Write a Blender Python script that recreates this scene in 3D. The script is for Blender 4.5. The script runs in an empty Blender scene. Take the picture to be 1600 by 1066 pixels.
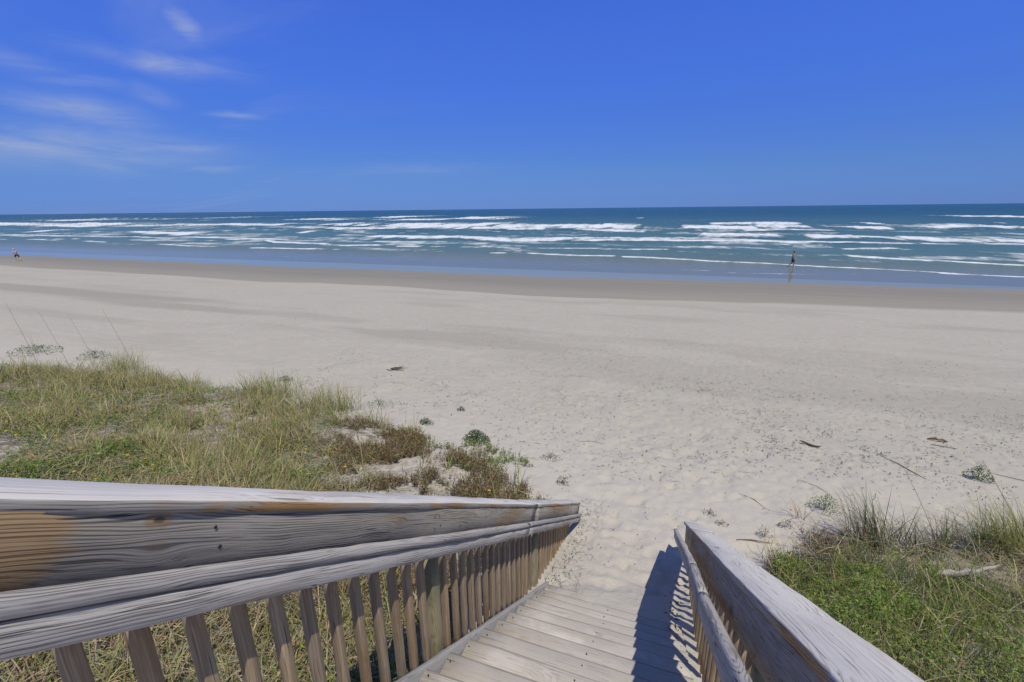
import bpy, bmesh, math, random
import numpy as np
from mathutils import Vector, Matrix
random.seed(7); rng = np.random.default_rng(11)
sc = bpy.context.scene; COL = sc.collection
# ------------------------------------------------------------------ camera
# world: X along the shore (right), Y out to sea, Z up, still water at z = 0
PITCH = math.atan(206.5/711.0); ROLL = math.radians(0.64); HEAD = math.radians(20.0)
R0 = Vector((math.cos(HEAD), math.sin(HEAD), 0)); F0 = Vector((-math.sin(HEAD), math.cos(HEAD), 0)); Z0 = Vector((0, 0, 1))
F = F0*math.cos(PITCH) - Z0*math.sin(PITCH); U = F0*math.sin(PITCH) + Z0*math.cos(PITCH)
RX = R0*math.cos(ROLL) - U*math.sin(ROLL); UX = R0*math.sin(ROLL) + U*math.cos(ROLL)
cam_d = bpy.data.cameras.new('camera'); cam = bpy.data.objects.new('camera', cam_d); COL.objects.link(cam)
cam.matrix_world = Matrix(((RX.x, UX.x, -F.x, 0), (RX.y, UX.y, -F.y, 0), (RX.z, UX.z, -F.z, 7.0), (0, 0, 0, 1)))
cam_d.sensor_width = 36.0; cam_d.lens = 16.0; cam_d.clip_start = 0.05; cam_d.clip_end = 120000
sc.camera = cam
# ------------------------------------------------------------------ sun and sky
SUNV = Vector((-0.30, 0.285, -1.0)).normalized()          # the way the light travels
EL = math.asin(-SUNV.z)
sun_d = bpy.data.lights.new('sun', 'SUN'); sun = bpy.data.objects.new('sun', sun_d); COL.objects.link(sun)
sun_d.energy = 3.4; sun_d.angle = math.radians(0.53); sun_d.color = (1.0, 0.95, 0.84)
sun.rotation_euler = SUNV.to_track_quat('-Z', 'Y').to_euler(); sun.location = (10, -20, 40)
world = bpy.data.worlds.new('World'); sc.world = world; world.use_nodes = True
sc.view_settings.view_transform = 'Standard'; sc.view_settings.look = 'None'; sc.view_settings.gamma = 1.0
sc.view_settings.use_curve_mapping = False; sc.view_settings.exposure = 0.0
try:
    sc.cycles.use_denoising = True; sc.cycles.max_bounces = 6
except Exception: pass

class NT:
    """small helper round a node tree"""
    def __init__(s, tree): s.t = tree; s.n = tree.nodes; s.l = tree.links
    def new(s, typ, **kw):
        n = s.n.new(typ)
        for k, v in kw.items():
            if k[0] == '_': n.inputs[k[1:].replace('_', ' ')].default_value = v
            else: setattr(n, k, v)
        return n
    def set(s, sock, v):
        if hasattr(v, 'is_output') or isinstance(v, bpy.types.NodeSocket): s.l.new(v, sock)
        else: sock.default_value = v
    def math(s, op, a, b=None, c=None, clamp=False):
        n = s.n.new('ShaderNodeMath'); n.operation = op; n.use_clamp = clamp
        s.set(n.inputs[0], a)
        if b is not None: s.set(n.inputs[1], b)
        if c is not None: s.set(n.inputs[2], c)
        return n.outputs[0]
    def mix(s, f, a, b, mode='MIX'):
        n = s.n.new('ShaderNodeMix'); n.data_type = 'RGBA'; n.blend_type = mode
        s.set(n.inputs['Factor'], f)
        A = [i for i in n.inputs if i.name == 'A' and i.type == 'RGBA'][0]; B = [i for i in n.inputs if i.name == 'B' and i.type == 'RGBA'][0]
        s.set(A, a if not isinstance(a, tuple) else (*a[:3], 1)); s.set(B, b if not isinstance(b, tuple) else (*b[:3], 1))
        return [o for o in n.outputs if o.type == 'RGBA'][0]
    def ramp(s, f, stops, interp='LINEAR'):
        n = s.n.new('ShaderNodeValToRGB'); r = n.color_ramp; r.interpolation = interp
        while len(r.elements) < len(stops): r.elements.new(0.5)
        for e, (p, c) in zip(r.elements, stops):
            e.position = p; e.color = (c, c, c, 1) if not isinstance(c, tuple) else (*c[:3], 1)
        s.set(n.inputs[0], f); return n.outputs[0]
    def noise(s, vec, scale, detail=4, rough=0.5, dist=0.0, dim='3D'):
        n = s.n.new('ShaderNodeTexNoise'); n.noise_dimensions = dim
        if vec is not None: s.l.new(vec, n.inputs['Vector'])
        n.inputs['Scale'].default_value = scale; n.inputs['Detail'].default_value = detail
        n.inputs['Roughness'].default_value = rough; n.inputs['Distortion'].default_value = dist
        return n.outputs[0]
    def mapping(s, vec, scale=(1, 1, 1), loc=(0, 0, 0), rot=(0, 0, 0)):
        n = s.n.new('ShaderNodeMapping'); s.l.new(vec, n.inputs[0])
        n.inputs['Location'].default_value = loc; n.inputs['Rotation'].default_value = rot; n.inputs['Scale'].default_value = scale
        return n.outputs[0]
    def sstep(s, v, a, b):
        n = s.n.new('ShaderNodeMapRange'); n.interpolation_type = 'SMOOTHSTEP'
        s.set(n.inputs[0], v); n.inputs[1].default_value = a; n.inputs[2].default_value = b
        return n.outputs[0]

w = NT(world.node_tree); w.n.clear()
sky = w.new('ShaderNodeTexSky', sky_type='NISHITA', sun_disc=False)
sky.sun_elevation = EL; sky.sun_rotation = math.atan2(-SUNV.x, -SUNV.y)
sky.altitude = 0; sky.air_density = 1.0; sky.dust_density = 0.0; sky.ozone_density = 4.0
geo = w.new('ShaderNodeTexCoord').outputs['Generated']
sep = w.new('ShaderNodeSeparateXYZ'); w.l.new(geo, sep.inputs[0])
zz = w.math('ADD', w.math('MAXIMUM', sep.outputs[2], 0.0), 0.12)
cu = w.math('DIVIDE', sep.outputs[0], zz); cv = w.math('DIVIDE', sep.outputs[1], zz)
cmb = w.new('ShaderNodeCombineXYZ'); w.l.new(cu, cmb.inputs[0]); w.l.new(cv, cmb.inputs[1])
# thin cirrus in the north (left of view): wisps drawn out along the wind
cv1 = w.mapping(cmb.outputs[0], scale=(0.55, 1.5, 1), rot=(0, 0, math.radians(28)), loc=(3.1, 1.7, 0))
n1 = w.noise(cv1, 1.0, 7, 0.58, 1.1); n2 = w.noise(cmb.outputs[0], 0.42, 3, 0.5, 0.3)
wisp = w.math('MULTIPLY', w.sstep(n1, 0.46, 0.80), w.sstep(n2, 0.34, 0.62))
north = w.sstep(w.math('ADD', w.math('MULTIPLY', sep.outputs[0], -1.0), w.math('MULTIPLY', sep.outputs[1], -0.28)), 0.10, 0.62)
cov = w.math('MULTIPLY', w.math('MULTIPLY', wisp, north), 0.22)
azn = w.math('ARCTAN2', sep.outputs[0], sep.outputs[1]); eln = w.math('ARCSINE', sep.outputs[2])
ae = w.new('ShaderNodeCombineXYZ'); w.l.new(azn, ae.inputs[0]); w.l.new(eln, ae.inputs[1])
wv = w.noise(w.mapping(ae.outputs[0], scale=(4.2, 24.0, 1), rot=(0, 0, .10)), 1.0, 10, .66, 1.0)
wob_ = w.math('MULTIPLY', w.math('SUBTRACT', w.noise(ae.outputs[0], 9.0, 3, .5), .5), .035)
for ca, ce, ha, hb, ro, it in ((-.902, .284, .028, .0155, -.74, .75), (-.942, .23, .087, .0135, -.02, .75), (-.965, .18, .026, .013, -.034, .45), (-1.058, .148, .078, .0174, -.133, .6), (-.845, .161, .037, .005, .047, .5),
                           (-1.09, .098, .155, .0265, .003, .78), (-.947, .106, .066, .008, .011, .55), (-.899, .074, .05, .007, .011, .35), (-.537, .079, .139, .012, .022, .18), (-1.114, .206, .05, .011, -.158, .4), (-1.042, .186, .055, .007, -.028, .4), (-1.45, .25, .2, .04, .05, .6), (-1.75, .14, .25, .05, .0, .6)):
    da = w.math('SUBTRACT', azn, ca); de = w.math('ADD', w.math('SUBTRACT', eln, ce), wob_); co_, si_ = math.cos(ro), math.sin(ro)
    p_ = w.math('DIVIDE', w.math('MULTIPLY_ADD', de, si_, w.math('MULTIPLY', da, co_)), ha)
    q_ = w.math('DIVIDE', w.math('MULTIPLY_ADD', da, -si_, w.math('MULTIPLY', de, co_)), hb)
    rr_ = w.math('ADD', w.math('MULTIPLY', p_, p_), w.math('MULTIPLY', q_, q_))
    gs = w.math('POWER', 2.71828, w.math('MULTIPLY', rr_, -.9))
    cov = w.math('MAXIMUM', cov, w.math('MULTIPLY', w.math('MULTIPLY', gs, it), w.sstep(wv, .20, .74)))
skyt = w.mix(w.sstep(sep.outputs[2], -.015, .085), (0.178, 0.362, 1.20), (0.262, 0.432, 0.93))
skyt = w.mix(w.sstep(sep.outputs[2], -.02, .40), skyt, (0.50, 0.80, 1.95))
dt = w.new('ShaderNodeVectorMath', operation='DOT_PRODUCT'); w.l.new(geo, dt.inputs[0]); dt.inputs[1].default_value = tuple(-SUNV)
skyt = w.mix(w.sstep(dt.outputs['Value'], .10, .95), skyt, (0.86, 0.86, 0.90))       # paler tint round the sun, out of view, added to make shade less blue
skyc = w.mix(1.0, sky.outputs[0], skyt, 'MULTIPLY')       # polarised, deep blue day
skyc = w.mix(w.math('MULTIPLY', cov, .72), skyc, (5.6, 6.2, 7.2))
bg = w.new('ShaderNodeBackground'); w.l.new(skyc, bg.inputs[0]); bg.inputs[1].default_value = 0.085
wo = w.new('ShaderNodeOutputWorld'); w.l.new(bg.outputs[0], wo.inputs[0])

# ------------------------------------------------------------------ helpers
def tag(o, label=None, cat=None, group=None, kind=None):
    if label: o['label'] = label
    if cat: o['category'] = cat
    if group: o['group'] = group
    if kind: o['kind'] = kind
    return o
def empty(name, loc, label, cat, group=None):
    o = bpy.data.objects.new(name, None); COL.objects.link(o); o.location = loc; o.empty_display_size = 0.2
    return tag(o, label, cat, group)
def link(name, me, mat, parent=None, mw=None):
    o = bpy.data.objects.new(name, me); COL.objects.link(o)
    if mat is not None and not me.materials: me.materials.append(mat)
    if parent is not None:
        o.parent = parent; o.matrix_parent_inverse = Matrix.Identity(4)
        pw = Matrix.Translation(parent.location)
        if mw is not None: o.matrix_basis = pw.inverted() @ mw
    elif mw is not None: o.matrix_basis = mw
    return o
def mesh_np(name, V, faces, cols=None, smooth=False, attrs=None):
    """fast mesh from numpy: V (n,3); faces = list of (k, m) index arrays"""
    me = bpy.data.meshes.new(name); V = np.asarray(V, np.float32)
    me.vertices.add(len(V)); me.vertices.foreach_set('co', V.ravel())
    idx = np.concatenate([f.ravel() for f in faces]).astype(np.int32)
    tot = np.concatenate([np.full(len(f), f.shape[1], np.int32) for f in faces])
    start = np.concatenate([[0], np.cumsum(tot)[:-1]]).astype(np.int32)
    me.loops.add(len(idx)); me.loops.foreach_set('vertex_index', idx)
    me.polygons.add(len(tot)); me.polygons.foreach_set('loop_start', start)
    try: me.polygons.foreach_set('loop_total', tot)
    except Exception: pass
    if smooth: me.polygons.foreach_set('use_smooth', np.ones(len(tot), bool))
    me.update(calc_edges=True)
    if cols is not None:
        a = me.color_attributes.new('col', 'FLOAT_COLOR', 'POINT')
        c = np.ones((len(V), 4), np.float32); c[:, :cols.shape[1]] = cols; a.data.foreach_set('color', c.ravel())
    for k, v in (attrs or {}).items():
        a = me.attributes.new(k, 'FLOAT', 'POINT'); a.data.foreach_set('value', np.asarray(v, np.float32).ravel())
    me.validate(); return me
def hashn(ix, iy, seed):
    h = np.sin(ix*127.1 + iy*311.7 + seed*74.7)*43758.5453
    return h - np.floor(h)
def vnoise(x, y, seed=0):
    x = np.asarray(x, float); y = np.asarray(y, float)
    ix = np.floor(x); iy = np.floor(y); fx = x-ix; fy = y-iy; fx = fx*fx*(3-2*fx); fy = fy*fy*(3-2*fy)
    a = hashn(ix, iy, seed); b = hashn(ix+1, iy, seed); c = hashn(ix, iy+1, seed); d = hashn(ix+1, iy+1, seed)
    return (a*(1-fx)+b*fx)*(1-fy) + (c*(1-fx)+d*fx)*fy
def fbm(x, y, seed=0, o=4):
    s = 0; a = .5; t = 0
    for k in range(o): s = s + a*vnoise(x*2**k, y*2**k, seed+k*13); t += a; a *= .5
    return s/t
def sst(v, a, b):
    t = np.clip((np.asarray(v, float)-a)/(b-a), 0, 1); return t*t*(3-2*t)
# ------------------------------------------------------------------ terrain height
PY = [-300, -30, -6, -2, 0, 2, 3, 3.6, 4.2, 5, 6, 8, 10, 15, 20, 30, 36, 42, 48, 52, 56, 64, 80, 140]
PZ = [5.8, 5.6, 5.3, 4.6, 4.15, 3.65, 3.38, 3.17, 2.88, 2.57, 2.34, 2.1, 1.95, 1.7, 1.42, .84, .5, .26, .07, 0.0, -.06, -.22, -.8, -4]
def toe(x):           # seaward edge of the dune plants
    return np.interp(x, [-60, -22, -16, -10, -6, -4.4, -2.6, -1.6, -1.2, 1.2, 1.5, 2.2, 3, 4.5, 6.5, 12, 60], [6.2, 6.9, 8.6, 8.9, 8.5, 8.0, 7.3, 6.5, 4.0, 4.0, 6.2, 6.9, 7.3, 7.6, 8.2, 8.6, 8.0])
def gh(x, y):
    x = np.asarray(x, float); y = np.asarray(y, float)
    z = (np.interp(y-.35, PY, PZ)+2*np.interp(y, PY, PZ)+np.interp(y+.35, PY, PZ))/4
    side = np.where(x < 0, sst(-x, 1.5, 4.5), sst(x, 1.3, 3.0))
    dune = side*sst(toe(x)+.9-y, 0, 2.6)
    z = z + dune*(.10 + .42*(fbm(x/3.1, y/2.3, 3, 3)-.45))
    dry = sst(40-y, 0, 14)
    z = z + dry*.10*(fbm(x/5.0, y/3.4, 9, 3)-.5)
    near = sst(22-y, 0, 12)*dry
    z = z + near*.035*(fbm(x/.55, y/.5, 21, 3)-.5)
    tram = sst(3.2-np.abs(x-.2-.10*(y-5)), 0, 1.6)*sst(16-y, 0, 7)     # trodden lane from the steps
    z = z - tram*.05*sst(vnoise(x/.30, y/.36, 40), .55, .9)
    z = z + sst(20-y, 0, 8)*.055*sst(vnoise(x/1.3, y/.9, 55), .6, .95)*(1-tram)
    return z
# ------------------------------------------------------------------ materials
def new_mat(name):
    m = bpy.data.materials.new(name); m.use_nodes = True; t = NT(m.node_tree); t.n.clear()
    out = t.new('ShaderNodeOutputMaterial'); return m, t, out
def sand_material():
    m, t, out = new_mat('beach_sand'); pos = t.new('ShaderNodeNewGeometry').outputs['Position']
    def attr(n): a = t.new('ShaderNodeAttribute', attribute_name=n); return a.outputs['Fac']
    wet, film, damp, veg = attr('wet'), attr('film'), attr('damp'), attr('veg')
    n1 = t.noise(pos, 0.35, 5, .55); n2 = t.noise(pos, 3.0, 6, .6); n3 = t.noise(pos, 60.0, 3, .6)
    c = t.mix(n1, (.408, .376, .314), (.468, .434, .364))
    c = t.mix(t.sstep(n2, .35, .75), c, t.mix(.5, c, (.52, .466, .385)))
    c = t.mix(t.math('MULTIPLY', t.sstep(n3, .56, .74), .35), c, (.22, .20, .175))
    py = t.new('ShaderNodeSeparateXYZ'); t.l.new(pos, py.inputs[0])
    c = t.mix(t.math('SUBTRACT', 1.0, t.sstep(py.outputs[1], 6.5, 12.0)), c, t.mix(.6, c, (.56, .51, .435)))      # loose dry sand at the dune foot
    c = t.mix(damp, c, (.27, .245, .20))
    streak = t.noise(t.mapping(pos, scale=(.025, .9, 1)), 1.0, 5, .6)
    wetc = t.mix(streak, (.235, .205, .145), (.31, .28, .22))
    c = t.mix(wet, c, wetc)
    c = t.mix(film, c, t.mix(t.noise(t.mapping(pos, scale=(.05, .6, 1)), 1.0, 4, .6), (.245, .255, .135), (.32, .31, .17)))
    c = t.mix(t.math('MULTIPLY', veg, t.sstep(t.noise(pos, 5.0, 5, .65), .36, .62)), c, (.20, .165, .115))
    b = t.new('ShaderNodeBsdfPrincipled'); t.l.new(c, b.inputs['Base Color'])
    r = t.math('MULTIPLY_ADD', wet, -.38, .95); r = t.math('MULTIPLY_ADD', film, -.50, r)
    t.l.new(r, b.inputs['Roughness'])
    sp = t.math('MULTIPLY_ADD', wet, .08, .10); sp = t.math('MULTIPLY_ADD', film, .12, sp); t.l.new(sp, b.inputs['Specular IOR Level'])
    drym = t.math('SUBTRACT', 1.0, wet)
    h = t.math('ADD', t.math('MULTIPLY', t.noise(pos, 7.0, 4, .6), .032), t.math('MULTIPLY', t.noise(pos, 30.0, 4, .65), .007))
    vor = t.new('ShaderNodeTexVoronoi', feature='SMOOTH_F1'); t.l.new(t.mapping(pos, scale=(2.6, 3.1, 1)), vor.inputs['Vector']); vor.inputs['Scale'].default_value = 1.0
    h = t.math('ADD', h, t.math('MULTIPLY', t.sstep(vor.outputs['Distance'], .05, .5), .016))
    bp = t.new('ShaderNodeBump'); bp.inputs['Strength'].default_value = .75; bp.inputs['Distance'].default_value = 1.0
    t.l.new(t.math('MULTIPLY', h, drym), bp.inputs['Height']); t.l.new(bp.outputs[0], b.inputs['Normal'])
    t.l.new(b.outputs[0], out.inputs[0]); return m
def sea_material():
    m, t, out = new_mat('sea_water'); pos = t.new('ShaderNodeNewGeometry').outputs['Position']
    def attr(n): a = t.new('ShaderNodeAttribute', attribute_name=n); return a.outputs['Fac']
    foam, sh, lift = attr('foam'), attr('shallow'), attr('lift')
    patch = t.noise(t.mapping(pos, scale=(.012, .03, 1)), 1.0, 4, .55)
    deep = t.mix(patch, (.003, .046, .030), (.008, .066, .044))
    teal = t.mix(patch, (.062, .152, .130), (.10, .182, .150))
    sandy = t.mix(patch, (.165, .175, .105), (.21, .205, .115))
    c = t.mix(t.sstep(sh, 0.0, .5), deep, teal); c = t.mix(t.sstep(sh, .5, 1.0), c, sandy)
    c = t.mix(t.math('MULTIPLY', lift, .75), c, (.040, .095, .078))
    fn = t.noise(t.mapping(pos, scale=(.55, .30, .8)), 1.0, 8, .72, .6)
    lace = t.noise(t.mapping(pos, scale=(.16, .09, .2)), 1.0, 6, .6, 1.2)
    fm = t.math('MULTIPLY_ADD', t.math('ADD', fn, t.math('MULTIPLY', lace, .7)), 1.45, t.math('MULTIPLY_ADD', foam, 1.15, -1.52))
    fm = t.math('MULTIPLY', t.sstep(fm, -.08, .80), t.sstep(foam, .05, .2))
    b = t.new('ShaderNodeBsdfPrincipled')
    t.l.new(t.mix(fm, c, t.mix(fn, (.66, .69, .72), (.86, .87, .88))), b.inputs['Base Color'])
    calm = t.sstep(sh, .72, .95)
    r = t.math('MULTIPLY_ADD', calm, -.12, .22); t.l.new(t.math('MULTIPLY_ADD', fm, .6, r), b.inputs['Roughness'])
    b.inputs['IOR'].default_value = 1.33
    t.l.new(t.math('MULTIPLY_ADD', fm, -.10, .16), b.inputs['Specular IOR Level'])
    h = t.math('ADD', t.math('MULTIPLY', t.noise(t.mapping(pos, scale=(.16, .34, .3)), 1.0, 6, .6), 1.4), t.math('MULTIPLY', t.noise(t.mapping(pos, scale=(1.0, 1.7, 1)), 1.0, 4, .6), .22))
    bp = t.new('ShaderNodeBump'); bp.inputs['Distance'].default_value = 1.0
    t.l.new(t.math('MULTIPLY_ADD', calm, -.88, .95), bp.inputs['Strength']); t.l.new(h, bp.inputs['Height']); t.l.new(bp.outputs[0], b.inputs['Normal'])
    t.l.new(b.outputs[0], out.inputs[0]); return m
def wood_material(name, light, dark, stain, stain_amt, grain=1.0, sandy=0.0, bump=.6, knots=True, green=0.0, end_stain=None, knots_at=(), side=None, edge=None):
    """weathered timber; the board's own x axis runs along the grain"""
    m, t, out = new_mat(name); co = t.new('ShaderNodeTexCoord').outputs['Object']
    rnd = t.new('ShaderNodeObjectInfo').outputs['Random']
    off = t.new('ShaderNodeCombineXYZ'); 
    for i, k in enumerate((37.0, 11.3, 23.1)): t.l.new(t.math('MULTIPLY', rnd, k), off.inputs[i])
    va = t.new('ShaderNodeVectorMath', operation='ADD'); t.l.new(co, va.inputs[0]); t.l.new(off.outputs[0], va.inputs[1]); v = va.outputs[0]
    # grain lines bend round knots and wander slowly
    wob = t.noise(t.mapping(v, scale=(1.1, 3.0, 3.0)), 1.0, 3, .5)
    sx = t.new('ShaderNodeSeparateXYZ'); t.l.new(v, sx.inputs[0])
    vor = t.new('ShaderNodeTexVoronoi', feature='F1'); t.l.new(t.mapping(v, scale=(1.25, 4.6, 4.6)), vor.inputs['Vector']); vor.inputs['Scale'].default_value = 1.0
    kn = t.math('SUBTRACT', 1.0, t.sstep(vor.outputs['Distance'], .0, .42)) if knots else 0.0
    yy = t.math('MULTIPLY_ADD', t.math('SUBTRACT', wob, .5), .05, sx.outputs[1])
    zz_ = t.math('MULTIPLY_ADD', t.math('SUBTRACT', wob, .5), .05, sx.outputs[2])
    if knots: yy = t.math('MULTIPLY_ADD', kn, .03, yy); zz_ = t.math('MULTIPLY_ADD', kn, .03, zz_)
    so = t.new('ShaderNodeSeparateXYZ'); t.l.new(co, so.inputs[0]); kd = []
    for kx, kz, kr in knots_at:
        ax = t.math('DIVIDE', t.math('SUBTRACT', so.outputs[0], kx), kr*1.25); az_ = t.math('DIVIDE', t.math('SUBTRACT', so.outputs[2], kz), kr*.72)
        r2 = t.math('ADD', t.math('MULTIPLY', ax, ax), t.math('MULTIPLY', az_, az_)); kd.append(t.math('MULTIPLY', r2, t.math('MULTIPLY_ADD', t.noise(co, 70.0, 3, .6), 1.8, .15)))
        push = t.math('MULTIPLY', t.math('POWER', 2.71828, t.math('MULTIPLY', r2, -.13)), t.math('MULTIPLY', t.math('TANH', az_), kr*.75))
        zz_ = t.math('SUBTRACT', zz_, push)
    gv = t.new('ShaderNodeCombineXYZ'); t.l.new(sx.outputs[0], gv.inputs[0]); t.l.new(yy, gv.inputs[1]); t.l.new(zz_, gv.inputs[2])
    g1 = t.noise(t.mapping(gv.outputs[0], scale=(.55*grain, 105*grain, 105*grain)), 1.0, 4, .6)
    g2 = t.noise(t.mapping(gv.outputs[0], scale=(4*grain, 300*grain, 300*grain)), 1.0, 3, .65)
    ringv = t.math('MULTIPLY_ADD', t.math('MULTIPLY_ADD', yy, .6, zz_), 760.0, t.math('MULTIPLY', t.noise(t.mapping(v, scale=(.8, 6, 6), loc=(1, 5, 2)), 1.0, 3, .5), 26.0))
    ringv = t.math('MULTIPLY_ADD', t.noise(t.mapping(gv.outputs[0], scale=(.5, 45, 45), loc=(8, 3, 1)), 1.0, 3, .6), 9.0, ringv)
    rl = t.math('MULTIPLY', t.sstep(t.math('SINE', ringv), -.1, .95), t.sstep(t.noise(t.mapping(v, scale=(2.2, 14, 14), loc=(2, 2, 4)), 1.0, 4, .6), .30, .66))       # growth rings cut by the face of the board
    gg = t.math('ADD', t.math('ADD', t.math('MULTIPLY', g1, .50), t.math('MULTIPLY', g2, .34)), t.math('MULTIPLY', t.math('SUBTRACT', 1.0, rl), .17 if knots else .06))
    gr = t.sstep(gg, .39, .61)
    c = t.mix(gr, dark, light)
    blotch = t.noise(t.mapping(v, scale=(1.6, 5, 5)), 1.0, 5, .6)
    c = t.mix(t.math('MULTIPLY', t.sstep(blotch, .42, .75), .45), c, t.mix(.55, c, (.42, .42, .43)))
    st = t.noise(t.mapping(v, scale=(.75, 3.2, 3.2), loc=(5, 2, 9)), 1.0, 5, .65, .4)
    sm = t.math('MULTIPLY', t.sstep(st, .60-stain_amt*.3, .74-stain_amt*.3), min(1.0, .35+stain_amt))
    c = t.mix(sm, c, t.mix(gr, tuple(x*.6 for x in stain), stain))
    if end_stain:
        en = t.math('ADD', so.outputs[0], t.math('MULTIPLY', t.math('SUBTRACT', t.noise(t.mapping(co, scale=(3, 22, 22)), 1.0, 5, .7), .5), .22))
        c = t.mix(t.math('MULTIPLY', t.math('SUBTRACT', 1.0, t.sstep(en, end_stain-.05, end_stain+.03)), .88), c, t.mix(gr, (.25, .15, .07), (.50, .335, .175)))
    for kq, r2 in enumerate(kd):
        c = t.mix(t.math('MULTIPLY', t.math('SUBTRACT', 1.0, t.sstep(r2, .25, 1.7)), (.75, .30, .5, .4, .5)[kq % 5]), c, t.mix(gr, (.20, .125, .06), (.40, .27, .145)))
        c = t.mix(t.math('MULTIPLY', t.math('MULTIPLY', t.math('SUBTRACT', 1.0, t.sstep(r2, .03, .30)), t.sstep(g2, .35, .6)), (.85, .25, .5, .4, .5)[kq % 5]), c, (.09, .07, .055))
    c = t.mix(1.0, c, t.mix(t.math('FRACT', t.math('MULTIPLY', rnd, 7.31)), (.80, .79, .78), (1.10, 1.08, 1.04)), 'MULTIPLY')
    if side:      # faces turned away from local up are darker, with brown stains
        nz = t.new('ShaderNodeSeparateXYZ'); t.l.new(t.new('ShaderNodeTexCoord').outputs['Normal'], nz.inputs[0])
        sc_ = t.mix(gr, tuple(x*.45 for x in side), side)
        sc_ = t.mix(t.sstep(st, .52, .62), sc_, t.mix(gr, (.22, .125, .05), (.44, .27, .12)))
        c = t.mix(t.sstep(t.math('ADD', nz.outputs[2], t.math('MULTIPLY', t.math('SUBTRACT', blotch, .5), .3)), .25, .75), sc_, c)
    crack = t.sstep(t.noise(t.mapping(gv.outputs[0], scale=(.9, 130, 130), loc=(3, 1, 7)), 1.0, 2, .5), .665, .71)
    c = t.mix(t.math('MULTIPLY', crack, .75), c, (.035, .032, .030))
    if knots:
        ring = t.math('SUBTRACT', 1.0, t.sstep(vor.outputs['Distance'], .05, .15))
        c = t.mix(t.math('MULTIPLY', ring, .7), c, (.11, .075, .045))
    if edge:      # grime along the worn nosing
        ea = t.math('ADD', t.math('ABSOLUTE', so.outputs[1]), t.math('MULTIPLY', t.math('SUBTRACT', t.noise(t.mapping(co, scale=(4, 20, 20)), 1.0, 4, .6), .5), .012))
        edge_m = t.math('MULTIPLY', t.sstep(ea, edge-.004, edge), .42)
    if sandy > 0:
        pos = t.new('ShaderNodeNewGeometry'); up = t.new('ShaderNodeSeparateXYZ'); t.l.new(pos.outputs['Normal'], up.inputs[0])
        sn = t.noise(pos.outputs['Position'], 5.5, 6, .65, .5)
        c = t.mix(t.math('MULTIPLY', t.math('MULTIPLY', t.sstep(sn, .36, .62), sandy), t.sstep(up.outputs[2], .5, .9)), c, (.48, .435, .37))
    if edge: c = t.mix(edge_m, c, (.15, .115, .085))
    if green > 0:
        c = t.mix(t.math('MULTIPLY', t.sstep(t.noise(v, 4.0, 3, .5), .4, .65), green), c, (.20, .20, .10))
    b = t.new('ShaderNodeBsdfPrincipled'); t.l.new(c, b.inputs['Base Color']); b.inputs['Roughness'].default_value = .82
    b.inputs['Specular IOR Level'].default_value = .22
    h = t.math('SUBTRACT', t.math('MULTIPLY', gg, .004), t.math('MULTIPLY', crack, .005))
    bp = t.new('ShaderNodeBump'); bp.inputs['Strength'].default_value = bump; bp.inputs['Distance'].default_value = 1.0
    t.l.new(h, bp.inputs['Height']); t.l.new(bp.outputs[0], b.inputs['Normal'])
    t.l.new(b.outputs[0], out.inputs[0]); return m
def leaf_material(name, trans=.28, rough=.6):
    m, t, out = new_mat(name); a = t.new('ShaderNodeAttribute', attribute_name='col')
    b = t.new('ShaderNodeBsdfPrincipled'); t.l.new(a.outputs['Color'], b.inputs['Base Color'])
    b.inputs['Roughness'].default_value = rough; b.inputs['Specular IOR Level'].default_value = .25
    tr = t.new('ShaderNodeBsdfTranslucent'); t.l.new(a.outputs['Color'], tr.inputs[0])
    mx = t.new('ShaderNodeMixShader'); mx.inputs[0].default_value = trans
    t.l.new(b.outputs[0], mx.inputs[1]); t.l.new(tr.outputs[0], mx.inputs[2]); t.l.new(mx.outputs[0], out.inputs[0]); return m
def plain(name, col, rough=.7, spec=.3, var=.15, scale=30):
    m, t, out = new_mat(name); co = t.new('ShaderNodeTexCoord').outputs['Object']
    n = t.noise(co, scale, 4, .6); b = t.new('ShaderNodeBsdfPrincipled')
    t.l.new(t.mix(n, tuple(x*(1-var) for x in col), tuple(min(1, x*(1+var)) for x in col)), b.inputs['Base Color'])
    b.inputs['Roughness'].default_value = rough; b.inputs['Specular IOR Level'].default_value = spec
    t.l.new(b.outputs[0], out.inputs[0]); return m
M_SAND = sand_material(); M_SEA = sea_material(); M_LEAF = leaf_material('foliage'); M_DRYLEAF = leaf_material('dry_foliage', .15, .8)
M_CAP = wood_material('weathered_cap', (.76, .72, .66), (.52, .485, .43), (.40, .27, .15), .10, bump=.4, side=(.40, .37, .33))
M_BOARD = wood_material('weathered_board', (.50, .44, .36), (.19, .165, .135), (.42, .235, .085), .34, bump=.9)
M_BOARDL = wood_material('stained_board', (.47, .425, .36), (.16, .142, .12), (.44, .29, .14), .30, bump=.9, end_stain=1.0, knots_at=((1.18, -.024, .028), (1.20, -.085, .022), (2.35, -.06, .02), (3.1, -.10, .022), (3.55, -.05, .018)))
M_RAIL = wood_material('weathered_handrail', (.55, .52, .485), (.22, .205, .19), (.37, .28, .19), .14, bump=.9)
M_BAL = wood_material('baluster_wood', (.60, .465, .31), (.34, .25, .16), (.42, .25, .12), .30, knots=False, bump=.35)
M_POST = wood_material('post_wood', (.52, .45, .27), (.36, .30, .17), (.20, .15, .06), .25, green=.55, bump=.3)
M_TREAD = wood_material('tread_wood', (.58, .54, .485), (.37, .33, .285), (.42, .335, .255), .22, sandy=.92, bump=.5, edge=.126)
M_SKIRT = wood_material('skirt_wood', (.38, .37, .355), (.22, .21, .20), (.28, .22, .16), .12)
M_NAIL = plain('rusty_nail', (.045, .035, .03), .6)

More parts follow.
